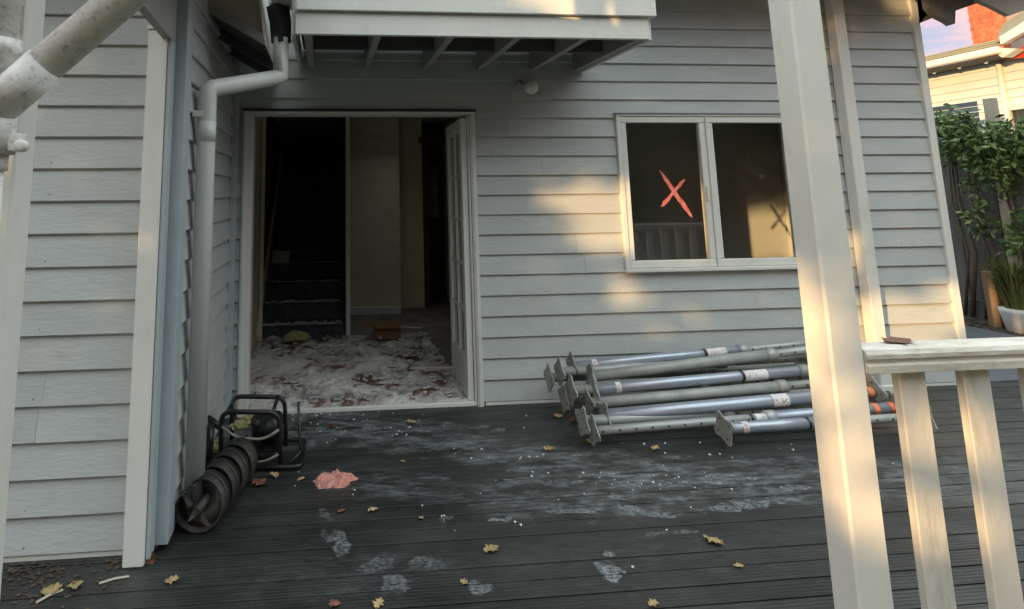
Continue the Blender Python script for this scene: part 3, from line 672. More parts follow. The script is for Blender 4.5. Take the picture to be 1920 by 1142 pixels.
# ------------------------------------------------------------------ steel props
def frame_of(d):
    d = d.normalized(); a = d.cross(Vector((0, 0, 1))).normalized(); return d, a, a.cross(d).normalized()
def prop(label, p, q, rot, style='outer', step=.55, r=.030, m=GALVB, sticker=None, band=None, plate=True, digit=False, midlabel=None, tilt=0, endpaint=False, m2=GALVD, endplate=True):
    """adjustable steel shoring prop from p (left) to q (right)"""
    p, q = Vector(p), Vector(q); root = empty('steel_prop', label, 'steel prop', p, group='adjustable steel props stacked against the wall')
    d, a, u = frame_of(q - p); L_ = (q - p).length; r2 = r * .78
    e1 = p + d * (L_ * step)
    ra, rb = (r, r2) if style == 'outer' else (r2, r); ma, mb = (m, m2) if style == 'outer' else (m2, m)
    bm = bmesh.new(); tube(bm, [p, e1], ra, 20); link('tube', bm, ma, root, True)
    bm = bmesh.new(); tube(bm, [e1 + d * .001, q], rb, 20); link('tube', bm, mb, root, True)
    bm = bmesh.new(); tube(bm, [e1 - d * .03, e1 + d * .03], max(ra, rb) + .006, 20); link('collar', bm, RINGM if band is not None and False else m2, root, True)
    def plate_at(c_, ang, name='base_plate'):
        bm = bmesh.new(); h = .067; pts = []
        for k_ in range(4):
            t = ang + k_ * math.pi / 2; 
            for dt in (-.12, .12): pts.append(c_ + (a * math.cos(t + dt) + u * math.sin(t + dt)) * h * 1.38)
            t2 = t + math.pi / 4; pts.append(c_ + (a * math.cos(t2) + u * math.sin(t2)) * h * random.uniform(.86, .98))
        prism(bm, pts, d * .007); pl = link(name, bm, PLATE, root)
        bm = bmesh.new()
        for k_ in range(4):
            t = ang + math.pi / 4 * 0 + k_ * math.pi / 2; cc = c_ + (a * math.cos(t) + u * math.sin(t)) * h * .82 - d * .0012
            tube(bm, [cc, cc + d * .0008], .006, 8)
        link('bolt_hole', bm, INK, pl, world=True) if False else None
        if True:
            me = bpy.data.meshes.new('bolt_hole'); bmesh.ops.translate(bm, vec=-p, verts=bm.verts); bm.to_mesh(me); bm.free(); me.materials.append(INK)
            o = bpy.data.objects.new('bolt_hole', me); C.objects.link(o); o.parent = pl
        return pl
    bm = bmesh.new(); ia, ib, ri = (L_ * step + .06, L_ - .05, rb) if style == 'outer' else (.05, L_ * step - .06, ra); tt = ia
    sgn = -1 if a.y > 0 else 1
    while tt < ib:
        for th in (.1, ):
            n_ = (a * sgn * math.cos(th) + u * math.sin(th)); c_ = p + d * tt + n_ * (ri - .004); tube(bm, [c_, c_ + n_ * .0048], .0065, 8)
        tt += .1
    link('pin_hole', bm, INK, root)['kind'] = 'stuff'
    if plate: plate_at(p - d * .006, rot)
    if endplate: plate_at(q, rot + .5)
    if band is not None:
        c_ = p + d * band; bm = bmesh.new(); rr = ra if band < L_ * step else rb; tube(bm, [c_, c_ + d * .016], rr + .002, 20); link('band', bm, RINGM, root, True)
    def wrap(t0, w_, name, mt, rr, lo=-2.6, hi=1.2, lift=.0012):
        bm = bmesh.new(); K = 14; ring = []
        for i in range(K + 1):
            th = lo + (hi - lo) * i / K; n_ = a * math.cos(th) * 1 + u * math.sin(th)
            ring.append([bm.verts.new(p + d * tt + n_ * (rr + lift)) for tt in (t0, t0 + w_)])
        for i in range(K): bm.faces.new((ring[i][0], ring[i][1], ring[i + 1][1], ring[i + 1][0]))
        return link(name, bm, mt, root, True)
    def glyph(t0, strokes, rr, mt, sz=.03, ang0=2.6, wd=.0045):
        """strokes on the tube surface: local (s along the tube, v around)"""
        bm = bmesh.new()
        for st in strokes:
            for (x0, y0), (x1, y1) in zip(st[:-1], st[1:]):
                def S(x, y):
                    th = ang0 + y * sz / rr; return p + d * (t0 + x * sz) + (a * math.cos(th) + u * math.sin(th)) * (rr + .0022)
                A_, B_ = S(x0, y0), S(x1, y1); dd = (B_ - A_)
                if dd.length < 1e-5: continue
                nn = ((A_ + B_) / 2 - p); nn = (nn - d * nn.dot(d)).normalized(); sd_ = dd.cross(nn).normalized() * wd / 2
                bm.faces.new([bm.verts.new(v_) for v_ in (A_ - sd_, B_ - sd_, B_ + sd_, A_ + sd_)])
        return link('lettering', bm, mt, root)
    # side facing the camera is -a or +a
    side = 0 if a.y < 0 else math.pi
    if sticker is not None:
        t0, w_ = sticker; rr = ra if t0 < L_ * step else rb; wrap(t0, w_, 'sticker', LABEL, rr, side - 1.3 if side else -1.3, side + 1.5 if side else 1.5)
        if digit:
            two = [[(-.55, .42), (-.7, .1), (-.6, -.3), (-.3, -.45), (.05, -.2), (.35, .15), (.7, .5), (.7, -.5)]]
            # digit reads across the tube
            glyph(t0 + w_ * .68, two, rr, INK, .022, side + .25, .004)
        glyph(t0 + w_ * .2, [[(-.3, -.5), (-.3, .5)], [(0, -.5), (0, .4)], [(.3, -.4), (.3, .5)]], rr, REDINK if not digit else INK, .014, side + .4, .0015)
    if midlabel is not None:
        rr = ra; wrap(midlabel, .034, 'sticker', LABEL, rr, side - 1.2, side + 1.5)
        glyph(midlabel + .017, [[(-.5, -.5), (.5, -.5), (.5, .5), (-.5, .5), (-.5, -.5)], [(-.25, -.25), (-.25, .25), (.25, .25)], [(0, -.3), (.3, -.3)], [(0, 0), (.2, 0)]], rr, REDINK, .022, side + .35, .0022)
    if endpaint:
        for t0, mt in ((L_ - .16, ORANGE), (L_ - .05, ORANGE)): wrap(t0, .035, 'paint_mark', mt, rb, 0, 6.283)
    return root
def at(u, v, Y): return onY(u, v, Y)
RX = 3.42
def right_to(p, u, v, Y, X=RX):
    q = onY(u, v, Y); d = (q - p); return p + d * ((X - p.x) / d.x)
def mk(label, a, b, rot, X=RX, **kw):
    p = onY(*a); q = right_to(p, *b, X=X); return prop(label, p, q, rot, **kw)
mk('front-most steel prop, blue-grey, its base plate halfway along the stack', (1358, 803, -.80), (1525, 793, -.80), .5, X=3.50, sticker=None, midlabel=.10, band=.50, step=.46, endpaint=True)
mk('thin pale lower steel prop lying second from the front on the deck', (1112, 808, -.70), (1520, 776, -.68), 1.45, X=3.46, style='inner', step=.57, band=.97, sticker=(1.0, .24), digit=True, r=.031, m2=GALV, endpaint=True)
mk('thickest shiny steel prop with a large 2 on its white sticker', (1134, 780, -.60), (1520, 745, -.60), 1.1, X=3.40, r=.037, step=.86, sticker=(1.055, .105), digit=True, endpaint=True)
mk('dull grey steel prop between the two lower shiny ones', (1104, 757, -.47), (1515, 720, -.47), .25, X=3.44, endpaint=True, r=.033, m=GALVD, step=.7, m2=GALVD)
mk('blue-grey steel prop with a red printed square label near its plate', (1112, 730, -.44), (1515, 694, -.44), 1.35, X=3.43, r=.031, midlabel=.14, band=.98, sticker=(1.0, .155), step=.8)
mk('smooth grey steel prop just under the topmost one', (1108, 706, -.33), (1505, 657, -.33), 1.25, X=3.36, r=.034, m=GALVD, step=.75, m2=GALV)
mk('topmost steel prop with a torn white sticker beside a black band', (1073, 686, -.22), (1505, 645, -.22), 1.5, X=3.40, r=.028, midlabel=.13, band=.92, sticker=(.94, .14), step=.68, m2=GALV)
mk('steel prop at the back of the stack with its plate furthest left', (1030, 708, -.16), (1505, 688, -.16), .0, X=3.3, r=.028, m=GALVD, step=.6)
mk('steel prop whose pointed plate stands second from the left', (1050, 697, -.26), (1505, 672, -.26), 1.5, X=3.32, r=.028, m=GALV, step=.62)
mk('low steel prop with its plate touching the yellow leaf', (1058, 748, -.33), (1505, 715, -.33), 1.3, X=3.3, r=.029, m=GALVD, step=.55)
mk('buried steel prop with its plate in the middle of the cluster', (1072, 732, -.42), (1505, 708, -.40), 1.55, X=3.28, r=.029, m=GALVD, step=.5)
mk('bottom steel prop whose leaning plate is nearest the camera', (1093, 790, -.63), (1505, 765, -.56), 1.25, X=3.35, r=.030, m=GALV, step=.5)
# ------------------------------------------------------------------ auger
au = empty('earth_auger', 'black spiral earth auger lying on the deck beside the left wing', 'auger', (-.54, -1.38, .0))
A0, A1 = Vector((-.545, -1.37, .100)), Vector((-.430, -.88, .101)); d = (A1 - A0).normalized(); L_ = (A1 - A0).length
a = d.cross(Vector((0, 0, 1))).normalized(); u = a.cross(d)
bm = bmesh.new(); tube(bm, [A0 - d * .02, A1 + d * .12], .02, 16); link('shaft', bm, FLIGHT, au, True)
def flight(r0, r1, name, m, th=.006, turns=4.2, ph=2.4):
    bm = bmesh.new(); K = 200; rows = []
    for i in range(K + 1):
        t = i / K; ang = ph + turns * 2 * math.pi * t; c_ = A0 + d * (t * L_); n_ = a * math.cos(ang) + u * math.sin(ang)
        rows.append([bm.verts.new(c_ + n_ * r0 - d * th / 2), bm.verts.new(c_ + n_ * r1 - d * th / 2), bm.verts.new(c_ + n_ * r1 + d * th / 2), bm.verts.new(c_ + n_ * r0 + d * th / 2)])
    for i in range(K):
        for j in range(4): bm.faces.new((rows[i][j], rows[i][(j + 1) % 4], rows[i + 1][(j + 1) % 4], rows[i + 1][j]))
    bm.faces.new(rows[0]); bm.faces.new(rows[-1][::-1]); return link(name, bm, m, au, True)
flight(.018, .092, 'flight', FLIGHT, .008); flight(.089, .096, 'rim', FLIGHT, .088, ph=2.2); flight(.095, .100, 'worn_edge', FLEDGE, .006, ph=1.75)
bm = bmesh.new(); n0 = a * math.cos(2.4) + u * math.sin(2.4); prism(bm, [A0 + n0 * .02 - d * .004, A0 + n0 * .09 - d * .004, A0 + n0 * .085 - d * .03 + u * .01, A0 + n0 * .04 - d * .04], u * .006); link('cutting_blade', bm, FLIGHT, au)
bm = bmesh.new(); prism(bm, [A0 - n0 * .02 - d * .004, A0 - n0 * .085 - d * .004, A0 - n0 * .08 - d * .03, A0 - n0 * .04 - d * .035], u * .006); link('cutting_blade', bm, FLEDGE, au)
bm = bmesh.new(); tube(bm, [A0 - d * .02, A0 - d * .09], [.02, .004], 10); link('pilot_point', bm, FLIGHT, au, True)
# ------------------------------------------------------------------ auger power head in its tube frame
pw = empty('petrol_power_head', 'small petrol auger engine inside a black tubular frame near the doorway', 'engine', (-.33, -.7, 0))
def T(u_, v_, Y): return onY(u_, v_, Y)
YF, YBk = -.80, -.50
hoop = [T(414, 862, YF), T(414, 772, YF), T(523, 773, YF), T(526, 884, YF)]
bm = bmesh.new(); tube(bm, arc(hoop, .06), .0125, 14); link('guard_tube', bm, BLACKM, pw, True)
h2 = [Vector((p_.x + .01, YBk, p_.z - .02)) for p_ in hoop]
bm = bmesh.new(); tube(bm, arc(h2, .06), .0125, 14); link('guard_tube', bm, BLACKM, pw, True)
bm = bmesh.new(); f0 = Vector((hoop[3].x, YF, .02)); tube(bm, arc([Vector((-.48, YF, .02)), Vector((-.13, YF - .02, .02)), Vector((-.12, YF + .10, .03)), Vector((-.12, YBk, .03)), Vector((-.48, YBk, .02))], .03), .0125, 14); link('skid_tube', bm, BLACKM, pw, True)
bm = bmesh.new(); tube(bm, arc([Vector((-.19, YF + .02, .02)), Vector((-.135, YF + .08, .05)), Vector((-.15, YF + .10, .30))], .02), .008, 10); link('brace', bm, BLACKM, pw, True)
for px in (hoop[1].x + .03, hoop[2].x - .03):
    bm = bmesh.new(); tube(bm, [(px, YF, hoop[1].z - .01), (px, YBk, hoop[1].z - .03)], .010, 12); link('cross_tube', bm, BLACKM, pw, True)
mbox('engine_block', BLACKM, pw, -.40, -.24, -.73, -.56, .05, .22, .02)
bm = bmesh.new(); tube(bm, [(-.30, -.755, .17), (-.30, -.70, .17)], [.062, .075], 24); link('recoil_cover', bm, BLACKM, pw, True)
for i in range(6): mbox('cooling_fin', FLIGHT, pw, -.39 + .0, -.25, -.74, -.735 + .0, .06 + .014 * i, .066 + .014 * i, 0)
bm = bmesh.new(); bmesh.ops.create_icosphere(bm, subdivisions=3, radius=1)
for v in bm.verts: v.co = Vector((v.co.x * .075, v.co.y * .07, v.co.z * .05)) + Vector((T(495, 790, -.62).x, -.62, T(495, 790, -.62).z))
link('fuel_tank', bm, BLACKM, pw, True)
CORD = mat('grey_rope', (.24, .22, .19), .8, .1)
bm = bmesh.new(); tube(bm, arc([T(416, 800, YF - .012), T(445, 822, YF - .02), T(495, 824, YF - .02), T(523, 806, YF - .012)], .04), .007, 10); link('throttle_cable', bm, CORD, pw, True)
bm = bmesh.new(); tube(bm, arc([T(472, 868, YF - .012), T(500, 864, YF - .014), T(522, 852, YF - .012)], .02), .006, 10); link('throttle_cable', bm, CORD, pw, True)
bm = bmesh.new(); tube(bm, [T(468, 875, YF), T(466, 815, YF)], .010, 10); link('guard_tube', bm, BLACKM, pw, True)
bm = bmesh.new(); tube(bm, [T(396, 796, -.66), T(392, 862, -.70)], [.02, .018], 14); link('handle_grip', bm, BLACKM, pw, True)
bm = bmesh.new(); tube(bm, [T(390, 784, -.60), T(412, 800, -.66)], .018, 14); link('handle_grip', bm, BLACKM, pw, True)
for nm, m_, u_, v_, Y_, sx, sy, sz, sd_ in (('insulation_scrap', YFOAM, 450, 798, -.52, .05, .04, .03, 11), ('insulation_scrap', YFOAM, 470, 790, -.46, .06, .04, .035, 21), ('insulation_scrap', YFOAM, 488, 846, -.66, .035, .03, .04, 31), ('insulation_scrap', YFOAM, 402, 838, -.58, .03, .03, .05, 41)):
    p_ = T(u_, v_, Y_); o = lump(nm, m_, p_.x, p_.y, p_.z, sx, sy, sz, sd_, .5, 3)
    tag(o, {11: 'mustard insulation scrap caught in the top left of the engine frame', 21: 'olive insulation scrap behind the top bar of the engine frame', 31: 'brown insulation scrap low inside the engine frame', 41: 'brown insulation scrap between downpipe and engine frame'}[sd_], 'insulation')

# ------------------------------------------------------------------ pink foam scrap
bm = bmesh.new(); c0 = onZ(628, 903, .0); K = 72; outl = []
for i in range(K):
    t = 2 * math.pi * i / K; rr = .10 * (1 + .32 * noise.noise(Vector((math.cos(t) * 1.4, math.sin(t) * 1.4, 2.2))) + .10 * math.sin(5 * t + 1) + .16 * noise.noise(Vector((math.cos(t) * 4, math.sin(t) * 4, 7)))); outl.append((math.cos(t) * rr * 1.0, math.sin(t) * rr * .72))
rings = []
for kx, sc_ in enumerate((1, .9, .75, .58, .4, .25, .12)):
    ring = []
    for i, (x, y) in enumerate(outl):
        px, py = x * sc_, y * sc_; h = (.004, .018, .026, .032, .034, .034, .034)[kx] * .8 + .026 * noise.noise(Vector((px * 34, py * 34, 4))) + .012 * noise.noise(Vector((px * 110, py * 110, 8))); ring.append(bm.verts.new((c0.x + px, c0.y + py, max(.002, h))))
    rings.append(ring)
for q in range(len(rings) - 1):
    for i in range(K): bm.faces.new((rings[q][i], rings[q][(i + 1) % K], rings[q + 1][(i + 1) % K], rings[q + 1][i]))
bm.faces.new(rings[-1]); bot = [bm.verts.new((v.co.x * 1, v.co.y, .001)) for v in rings[0]]
for i in range(K): bm.faces.new((rings[0][(i + 1) % K], rings[0][i], bot[i], bot[(i + 1) % K]))
tag(link('foam_scrap', bm, FOAM), 'crumpled salmon pink insulation scrap lying on the dark deck', 'insulation')

# ------------------------------------------------------------------ fallen leaves
def leafmesh(seed, size):
    rnd = random.Random(seed); bm = bmesh.new(); K = 11; L1 = []; L2 = []; Mid = []
    curl = rnd.uniform(-.6, .9)
    for i in range(K + 1):
        t = i / K; wv = math.sin(math.pi * min(1, t * 1.05)) ** .6 * .34 * (1 + .38 * math.sin(t * 19 + seed)); x = (t - .5)
        z = curl * (x * x) * .5 + rnd.uniform(-.02, .02); Mid.append(bm.verts.new(Vector((x, rnd.uniform(-.02, .02), z)) * size))
        wv = max(.015, wv); L1.append(bm.verts.new(Vector((x + .05, wv, z + .12 * rnd.random() + .07)) * size)); L2.append(bm.verts.new(Vector((x + .05, -wv, z + .12 * rnd.random() + .05)) * size))
    for i in range(K): bm.faces.new((Mid[i], Mid[i + 1], L1[i + 1], L1[i])); bm.faces.new((Mid[i + 1], Mid[i], L2[i], L2[i + 1]))
    zmin = min(v.co.z for v in bm.verts)
    for v in bm.verts: v.co.z -= zmin - .001
    me = bpy.data.meshes.new('fallen_leaf'); bm.to_mesh(me); bm.free(); return me
LV = [(773, 793, .075, 'yellow leaf on the deck just outside the doorway sill', 0), (700, 958, .055, 'plump yellow leaf below right of the pink scrap', 0), (920, 1033, .075, 'largest yellow leaf at the bottom centre of the deck', 0),
      (1340, 1018, .085, 'long lobed yellow leaf on the lower right deck left of the thick post', 0), (1385, 1063, .04, 'small pale leaf just below the long lobed leaf', 0), (641, 960, .05, 'dull tan leaf below the pink scrap', 1),
      (322, 1091, .06, 'greenish yellow leaf near the foot of the white corner post', 0), (790, 973, .035, 'tiny orange leaf right of the plump yellow leaf', 0), (710, 1135, .055, 'yellow leaf at the bottom edge below the deck footprints', 0),
      (626, 1136, .05, 'orange leaf cut by the bottom edge of the picture', 1), (1225, 1135, .045, 'pale leaf at the bottom edge right of centre', 0), (870, 1093, .04, 'small tan leaf under the largest yellow leaf', 0),
      (1030, 843, .07, 'flat yellow leaf on the deck in front of the prop plates', 0), (1228, 842, .065, 'pale leaf beneath the lowest steel props', 0), (1047, 782, .08, 'bright yellow leaf tucked under the prop base plates', 0), (1075, 790, .09, 'brown leaf beside the yellow one under the props', 1),
      (515, 893, .07, 'tan leaf in front of the black engine frame', 0), (485, 908, .10, 'curled brown leaf between auger and engine frame', 1), (565, 900, .05, 'mustard leaf right of the engine frame foot', 0), (755, 866, .03, 'small cream leaf between doorway and pink scrap', 0),
      (628, 800, .05, 'rust leaf on the dusty deck left of the doorway centre', 1), (225, 1022, .13, 'reddish brown curled leaf against the foot of the corner post', 1), (268, 1052, .11, 'faded brown leaf stuck at the bottom of the corner post', 1),
      (95, 1112, .08, 'tan leaf in the litter at the lower left', 0), (140, 1100, .07, 'yellow-green leaf in the litter near the left wall', 0), (1108, 830, .07, 'tan leaf squashed under the nearest prop plate', 0), (1175, 812, .03, 'small orange leaf right below the thin lower prop', 1), (620, 1140, .03, None, 0)]
for i, (u_, v_, sz, lb, kd) in enumerate(LV):
    if not lb: continue
    me = leafmesh(i * 3 + 1, sz * .92); me.materials.append(LEAFB if kd else LEAFY); o = bpy.data.objects.new('fallen_leaf', me); C.objects.link(o)
    p_ = onZ(u_, v_, .002); o.location = p_; o.rotation_euler = (random.uniform(-.1, .1), random.uniform(-.1, .1), random.uniform(0, 6.28))
    if sz > .1: o.rotation_euler = (R(50), 0, random.uniform(-.4, .4))
    tag(o, lb, 'leaf', 'fallen leaves on the deck')
p_ = onY(1707, 642, -2.71); me = leafmesh(77, .085); me.materials.append(LEAFB); o = bpy.data.objects.new('fallen_leaf', me); C.objects.link(o); o.location = (onZ(1712, 649, 1.046).x, -2.705, 1.047); o.scale = (1, 1, .25); o.rotation_euler = (0, 0, .15); tag(o, 'brown leaf lying on top of the railing', 'leaf', 'fallen leaves on the deck')
for (a_, b_, lb) in (((186, 1094), (242, 1081), 'white thin stick on the deck left of the corner post'), ((68, 1130), (118, 1106), 'grey thin stick near the lower left edge of the deck')):
    bm = bmesh.new(); A_, B_ = onZ(*a_, .006), onZ(*b_, .006); tube(bm, [A_, (A_ + B_) / 2 + Vector((0, .004, .002)), B_], .004, 6); tag(link('thin_stick', bm, STICK), lb, 'stick')
# litter heap left (stuff), crumbs (stuff)
def scatter_bits(name, n, fn, m, label, cat, lo, hi, flat=.5):
    bm = bmesh.new()
    for i in range(n):
        x, y, z = fn(); sz = random.uniform(lo, hi) * random.choice((.6, 1, 1)); t = random.uniform(0, 6.28); pts = []
        k_ = random.choice((4, 5, 6)); tx, ty = random.uniform(-.4, .4), random.uniform(-.4, .4)
        for q in range(k_):
            an = t + q * 6.283 / k_ + random.uniform(-.3, .3); rr = sz * random.uniform(.6, 1.2); px, py = math.cos(an) * rr, math.sin(an) * rr * random.uniform(.6, 1); pts.append((x + px, y + py, z + abs(px * tx + py * ty) + .001))
        prism(bm, pts, (0, 0, sz * flat))
    o = link(name, bm, m); tag(o, label, cat, kind='stuff'); return o
def fl():
    p = onZ(random.gauss(70, 75), random.gauss(1090, 26), 0); return p.x, min(p.y, -1.5), 0
scatter_bits('leaf_litter', 260, fl, LITTER, 'brown leaf litter and grit heaped on the deck at the lower left', 'leaf litter', .003, .014, .15)
cl = [(700, 800, 40, 15, 26), (740, 812, 25, 6, 14), (880, 850, 30, 6, 10), (1000, 858, 20, 6, 8), (1090, 892, 45, 8, 22), (1040, 905, 60, 30, 14), (1200, 905, 60, 8, 20), (1300, 912, 120, 12, 22), (620, 800, 40, 20, 20), (560, 780, 40, 12, 26), (800, 930, 120, 60, 26), (1300, 900, 160, 60, 24), (1000, 1000, 300, 80, 14), (668, 918, 6, 6, 4), (900, 790, 120, 20, 14), (540, 895, 40, 20, 8), (1240, 840, 90, 12, 10)]
def fc():
    q = random.choices(cl, weights=[t[4] for t in cl])[0]; p = onZ(random.gauss(q[0], q[2]), random.gauss(q[1], q[3]), 0); return p.x, min(p.y, -.04), 0
scatter_bits('plaster_crumbs', 180, fc, CRUMB, 'tiny white plaster crumbs scattered across the dark deck', 'plaster crumbs', .0018, .0072, .7)
def fb(): return random.uniform(6.70, 7.15), random.uniform(-.5, 3.0), -.02
scatter_bits('garden_litter', 500, fb, LITTER, 'dry leaf litter along the edge of the garden bed', 'leaf litter', .01, .035, .15)

# ------------------------------------------------------------------ fence, vine, pot
FX = 7.32
fn = empty('paling_fence', 'weathered dark grey timber paling fence behind the garden bed', 'fence', (FX, 1, -.1))
y = -3.0
while y < 6:
    wd = random.uniform(.095, .12); bm = box(bmesh.new(), FX + random.uniform(-.004, .012), FX + .022, y, y + wd - .006, -.05, 1.93 + random.uniform(-.03, .03), .002); link('paling', bm, FENCEM, fn); y += wd
mbox('plinth_board', FENCEM, fn, FX - .03, FX - .006, -3, 6, -.03, .19, .003)
for z in (.4, 1.6): mbox('rail', FENCEM, fn, FX + .03, FX + .07, -3, 6, z, z + .08, .003)
pf = onX(1848, 185, FX - .05); mbox('fence_post', FPOST, fn, FX - .06, FX + .02, pf.y - .06, pf.y + .03, -.1, pf.z, .004)
sc_ = empty('privacy_screen', 'dark grey slatted screen above the fence left of the tall fence post', 'screen', (FX + .1, 2.1, 1.9))
s0 = onX(1835, 190, FX + .1)
for i in range(8): mbox('slat', SCREEN, sc_, FX + .09, FX + .105, s0.y + .02, s0.y + 1.6, 1.93 + .062 * i, 1.93 + .062 * i + .055, .001)
def leafcloud(bm, pts, size, up=.3, jitter=.0):
    for p in pts:
        s_ = size * random.uniform(.6, 1.3); n_ = Vector((random.gauss(0, 1), random.gauss(0, 1), random.gauss(0, 1) + up)).normalized()
        t_ = n_.orthogonal().normalized(); t_.rotate(Matrix.Rotation(random.uniform(0, 6.28), 3, n_)); b_ = n_.cross(t_)
        p = Vector(p); v1, v2, v3, v4 = (bm.verts.new(p - t_ * s_), bm.verts.new(p + b_ * s_ * .45 + n_ * s_ * .12), bm.verts.new(p + t_ * s_), bm.verts.new(p - b_ * s_ * .45 + n_ * s_ * .12))
        bm.faces.new((v1, v2, v3)); bm.faces.new((v1, v3, v4))
vn = empty('climbing_vine', 'leafy green vine tumbling over the top of the paling fence', 'climbing plant', (FX, 1.4, 0))
clumps = []
for i in range(60):
    u_ = random.uniform(1765, 1990); topv = 262 - (30 if u_ < 1810 else 0) + random.uniform(-18, 12); clumps.append((onX(u_, topv + abs(random.gauss(0, 30)), FX - .18), .11))
for u_, v_ in ((1790, 232), (1800, 250), (1815, 345), (1840, 380), (1850, 420), (1835, 432), (1890, 430), (1905, 445), (1915, 400), (1860, 340), (1820, 400), (1870, 330), (1900, 340), (1880, 360), (1912, 470), (1900, 460), (1780, 300), (1775, 280), (1890, 300), (1800, 310), (1830, 300), (1860, 290)): clumps.append((onX(u_, v_, FX - .16), .065))
bm = bmesh.new(); pts = []
for c_, r_ in clumps:
    for q in range(int(420 * r_)): pts.append(c_ + Vector((random.gauss(0, .07), random.gauss(0, 1) * r_, random.gauss(0, 1) * r_ * .75)))
leafcloud(bm, pts, .042); link('foliage', bm, VINE, vn)
for q in range(7):
    y0 = onX(random.uniform(1780, 1920), 300, FX - .08).y; bm = bmesh.new(); tube(bm, [(FX - .06, y0 + .1, 0), (FX - .08, y0 - .05, .7), (FX - .06, y0 + .06, 1.3), (FX - .08, y0, 2.0)], [.016, .012, .01, .006], 8); link('stem', bm, BARK, vn, True)
pc = Vector((7.02, 1.40, -.02)); 
pt = empty('potted_plant', 'grassy green plant in a white pot beside the fence', 'potted plant', pc)
bm = bmesh.new(); tube(bm, [pc, pc + Vector((0, 0, .02)), pc + Vector((0, 0, .20)), pc + Vector((0, 0, .235)), pc + Vector((0, 0, .236)), pc + Vector((0, 0, .20))], [.10, .115, .15, .158, .145, .14], 28, True); link('pot', bm, POTM, pt, True)
bm = bmesh.new()
for i in range(420):
    a_ = random.uniform(0, 6.28); r_ = random.random() ** .5 * .10; b_ = pc + Vector((math.cos(a_) * r_, math.sin(a_) * r_, .2)); h_ = random.uniform(.25, .62); l_ = random.uniform(.05, .24); dv = Vector((math.cos(a_), math.sin(a_), 0)); sv = Vector((-dv.y, dv.x, 0)) * random.uniform(.004, .009)
    p0_, p1_, p2_ = b_, b_ + dv * l_ * .35 + Vector((0, 0, h_ * .7)), b_ + dv * l_ + Vector((0, 0, h_ * random.uniform(.75, 1.05)))
    q = [bm.verts.new(x_) for x_ in (p0_ - sv, p0_ + sv, p1_ + sv, p1_ - sv)]; bm.faces.new(q); bm.faces.new((q[3], q[2], bm.verts.new(p2_)))
link('foliage', bm, GRASSY, pt)
bm = bmesh.new(); g0 = onX(1862, 575, 7.08)
bm2 = box(bmesh.new(), 7.02, 7.10, g0.y - .10, g0.y + .02, -.02, .55, .004); tag(link('timber_stake', bm2, STUMPM), 'short tan-brown timber stake beside the white pot', 'stake')
bm.free()

# ------------------------------------------------------------------ neighbour's house
NX_ = 12.5
nh = empty('neighbour_house', 'cream weatherboard neighbour house with tiled roof beyond the fence', 'house', (NX_, 5, -.4))
nt0 = onX(1740, 140, NX_).z
NM = Matrix.Translation((NX_, 0, 0)) @ Matrix.Rotation(R(-90), 4, 'Z')   # local x -> -Y, local -y -> -X
ytop = nt0 + .05
def nsid(y0, y1, z0, z1, pitch, m=NWALL):
    z = z0; 
    while z < z1:
        zz = min(z1, z + pitch); bm = bmesh.new(); prism(bm, [(NX_ - .028, y0, z), (NX_ - .032, y0, z + .006), (NX_ - .006, y0, zz), (NX_ + .02, y0, zz), (NX_ + .02, y0, z)], (0, y1 - y0, 0)); link('weatherboard', bm, m, nh); z += pitch
wy0, wy1 = onX(1960, 230, NX_).y, onX(1899, 230, NX_).y
wz0, wz1 = 1.6, onX(1899, 207, NX_).z
nsid(-6, wy0 - .1, -.4, ytop, .155); nsid(wy1 + .1, 14, -.4, ytop, .155); nsid(wy0 - .1, wy1 + .1, wz1 + .08, ytop, .155)
mbox('wall_core', NWALL, nh, NX_ + .05, NX_ + .15, -6, 14, -.4, ytop, 0)
nw = empty('window', loc=(0, 0, 0)); nw.parent = nh
nw.location = (NX_ - wloc(nh).x, 0, 0)
mbox('pane', GLASS, nw, NX_ + .0, NX_ + .01, wy0, wy1, wz0, wz1, 0)
mbox('frame', NTRIM, nw, NX_ - .05, NX_ + .03, wy1, wy1 + .12, wz0, wz1 + .1, .004); mbox('frame', NTRIM, nw, NX_ - .05, NX_ + .03, wy0, wy1, wz1, wz1 + .1, .004); mbox('frame', NTRIM, nw, NX_ - .05, NX_ + .03, wy0 - .1, wy0 - .002, wz0, wz1 + .1, .004)
mbox('dark_backing', DARKSOF, nw, NX_ + .03, NX_ + .045, wy0, wy1, wz0, wz1, 0)  # plain dark sheet filling the window behind the glass
gy_far, gy_near = 14, onX(1876, 88, NX_ - .6).y
ge = onX(1876, 100, NX_ - .6).z
mbox('gutter', NTRIM, nh, NX_ - .66, NX_ - .55, gy_near, gy_far, ge, ge + .13, .02)
mbox('soffit', DARKSOF, nh, NX_ - .55, NX_ + .1, gy_near, gy_far, ge - .03, ge + .0, 0)
for u_, v_ in ((1750, 127), (1797, 117), (1847, 106)):
    p_ = onX(u_, v_, NX_ - .3); bm = bmesh.new(); bmesh.ops.create_uvsphere(bm, u_segments=12, v_segments=8, radius=.035); bmesh.ops.translate(bm, vec=(NX_ - .3, p_.y, ge - .045), verts=bm.verts); link('soffit_light', bm, CRUMB, nh, True)
# downpipe of neighbour
py = onX(1878, 150, NX_ - .06).y; bm = bmesh.new(); tube(bm, [(NX_ - .07, py, ge - .02), (NX_ - .07, py, 0)], .045, 12); link('downpipe', bm, NTRIM, nh, True)
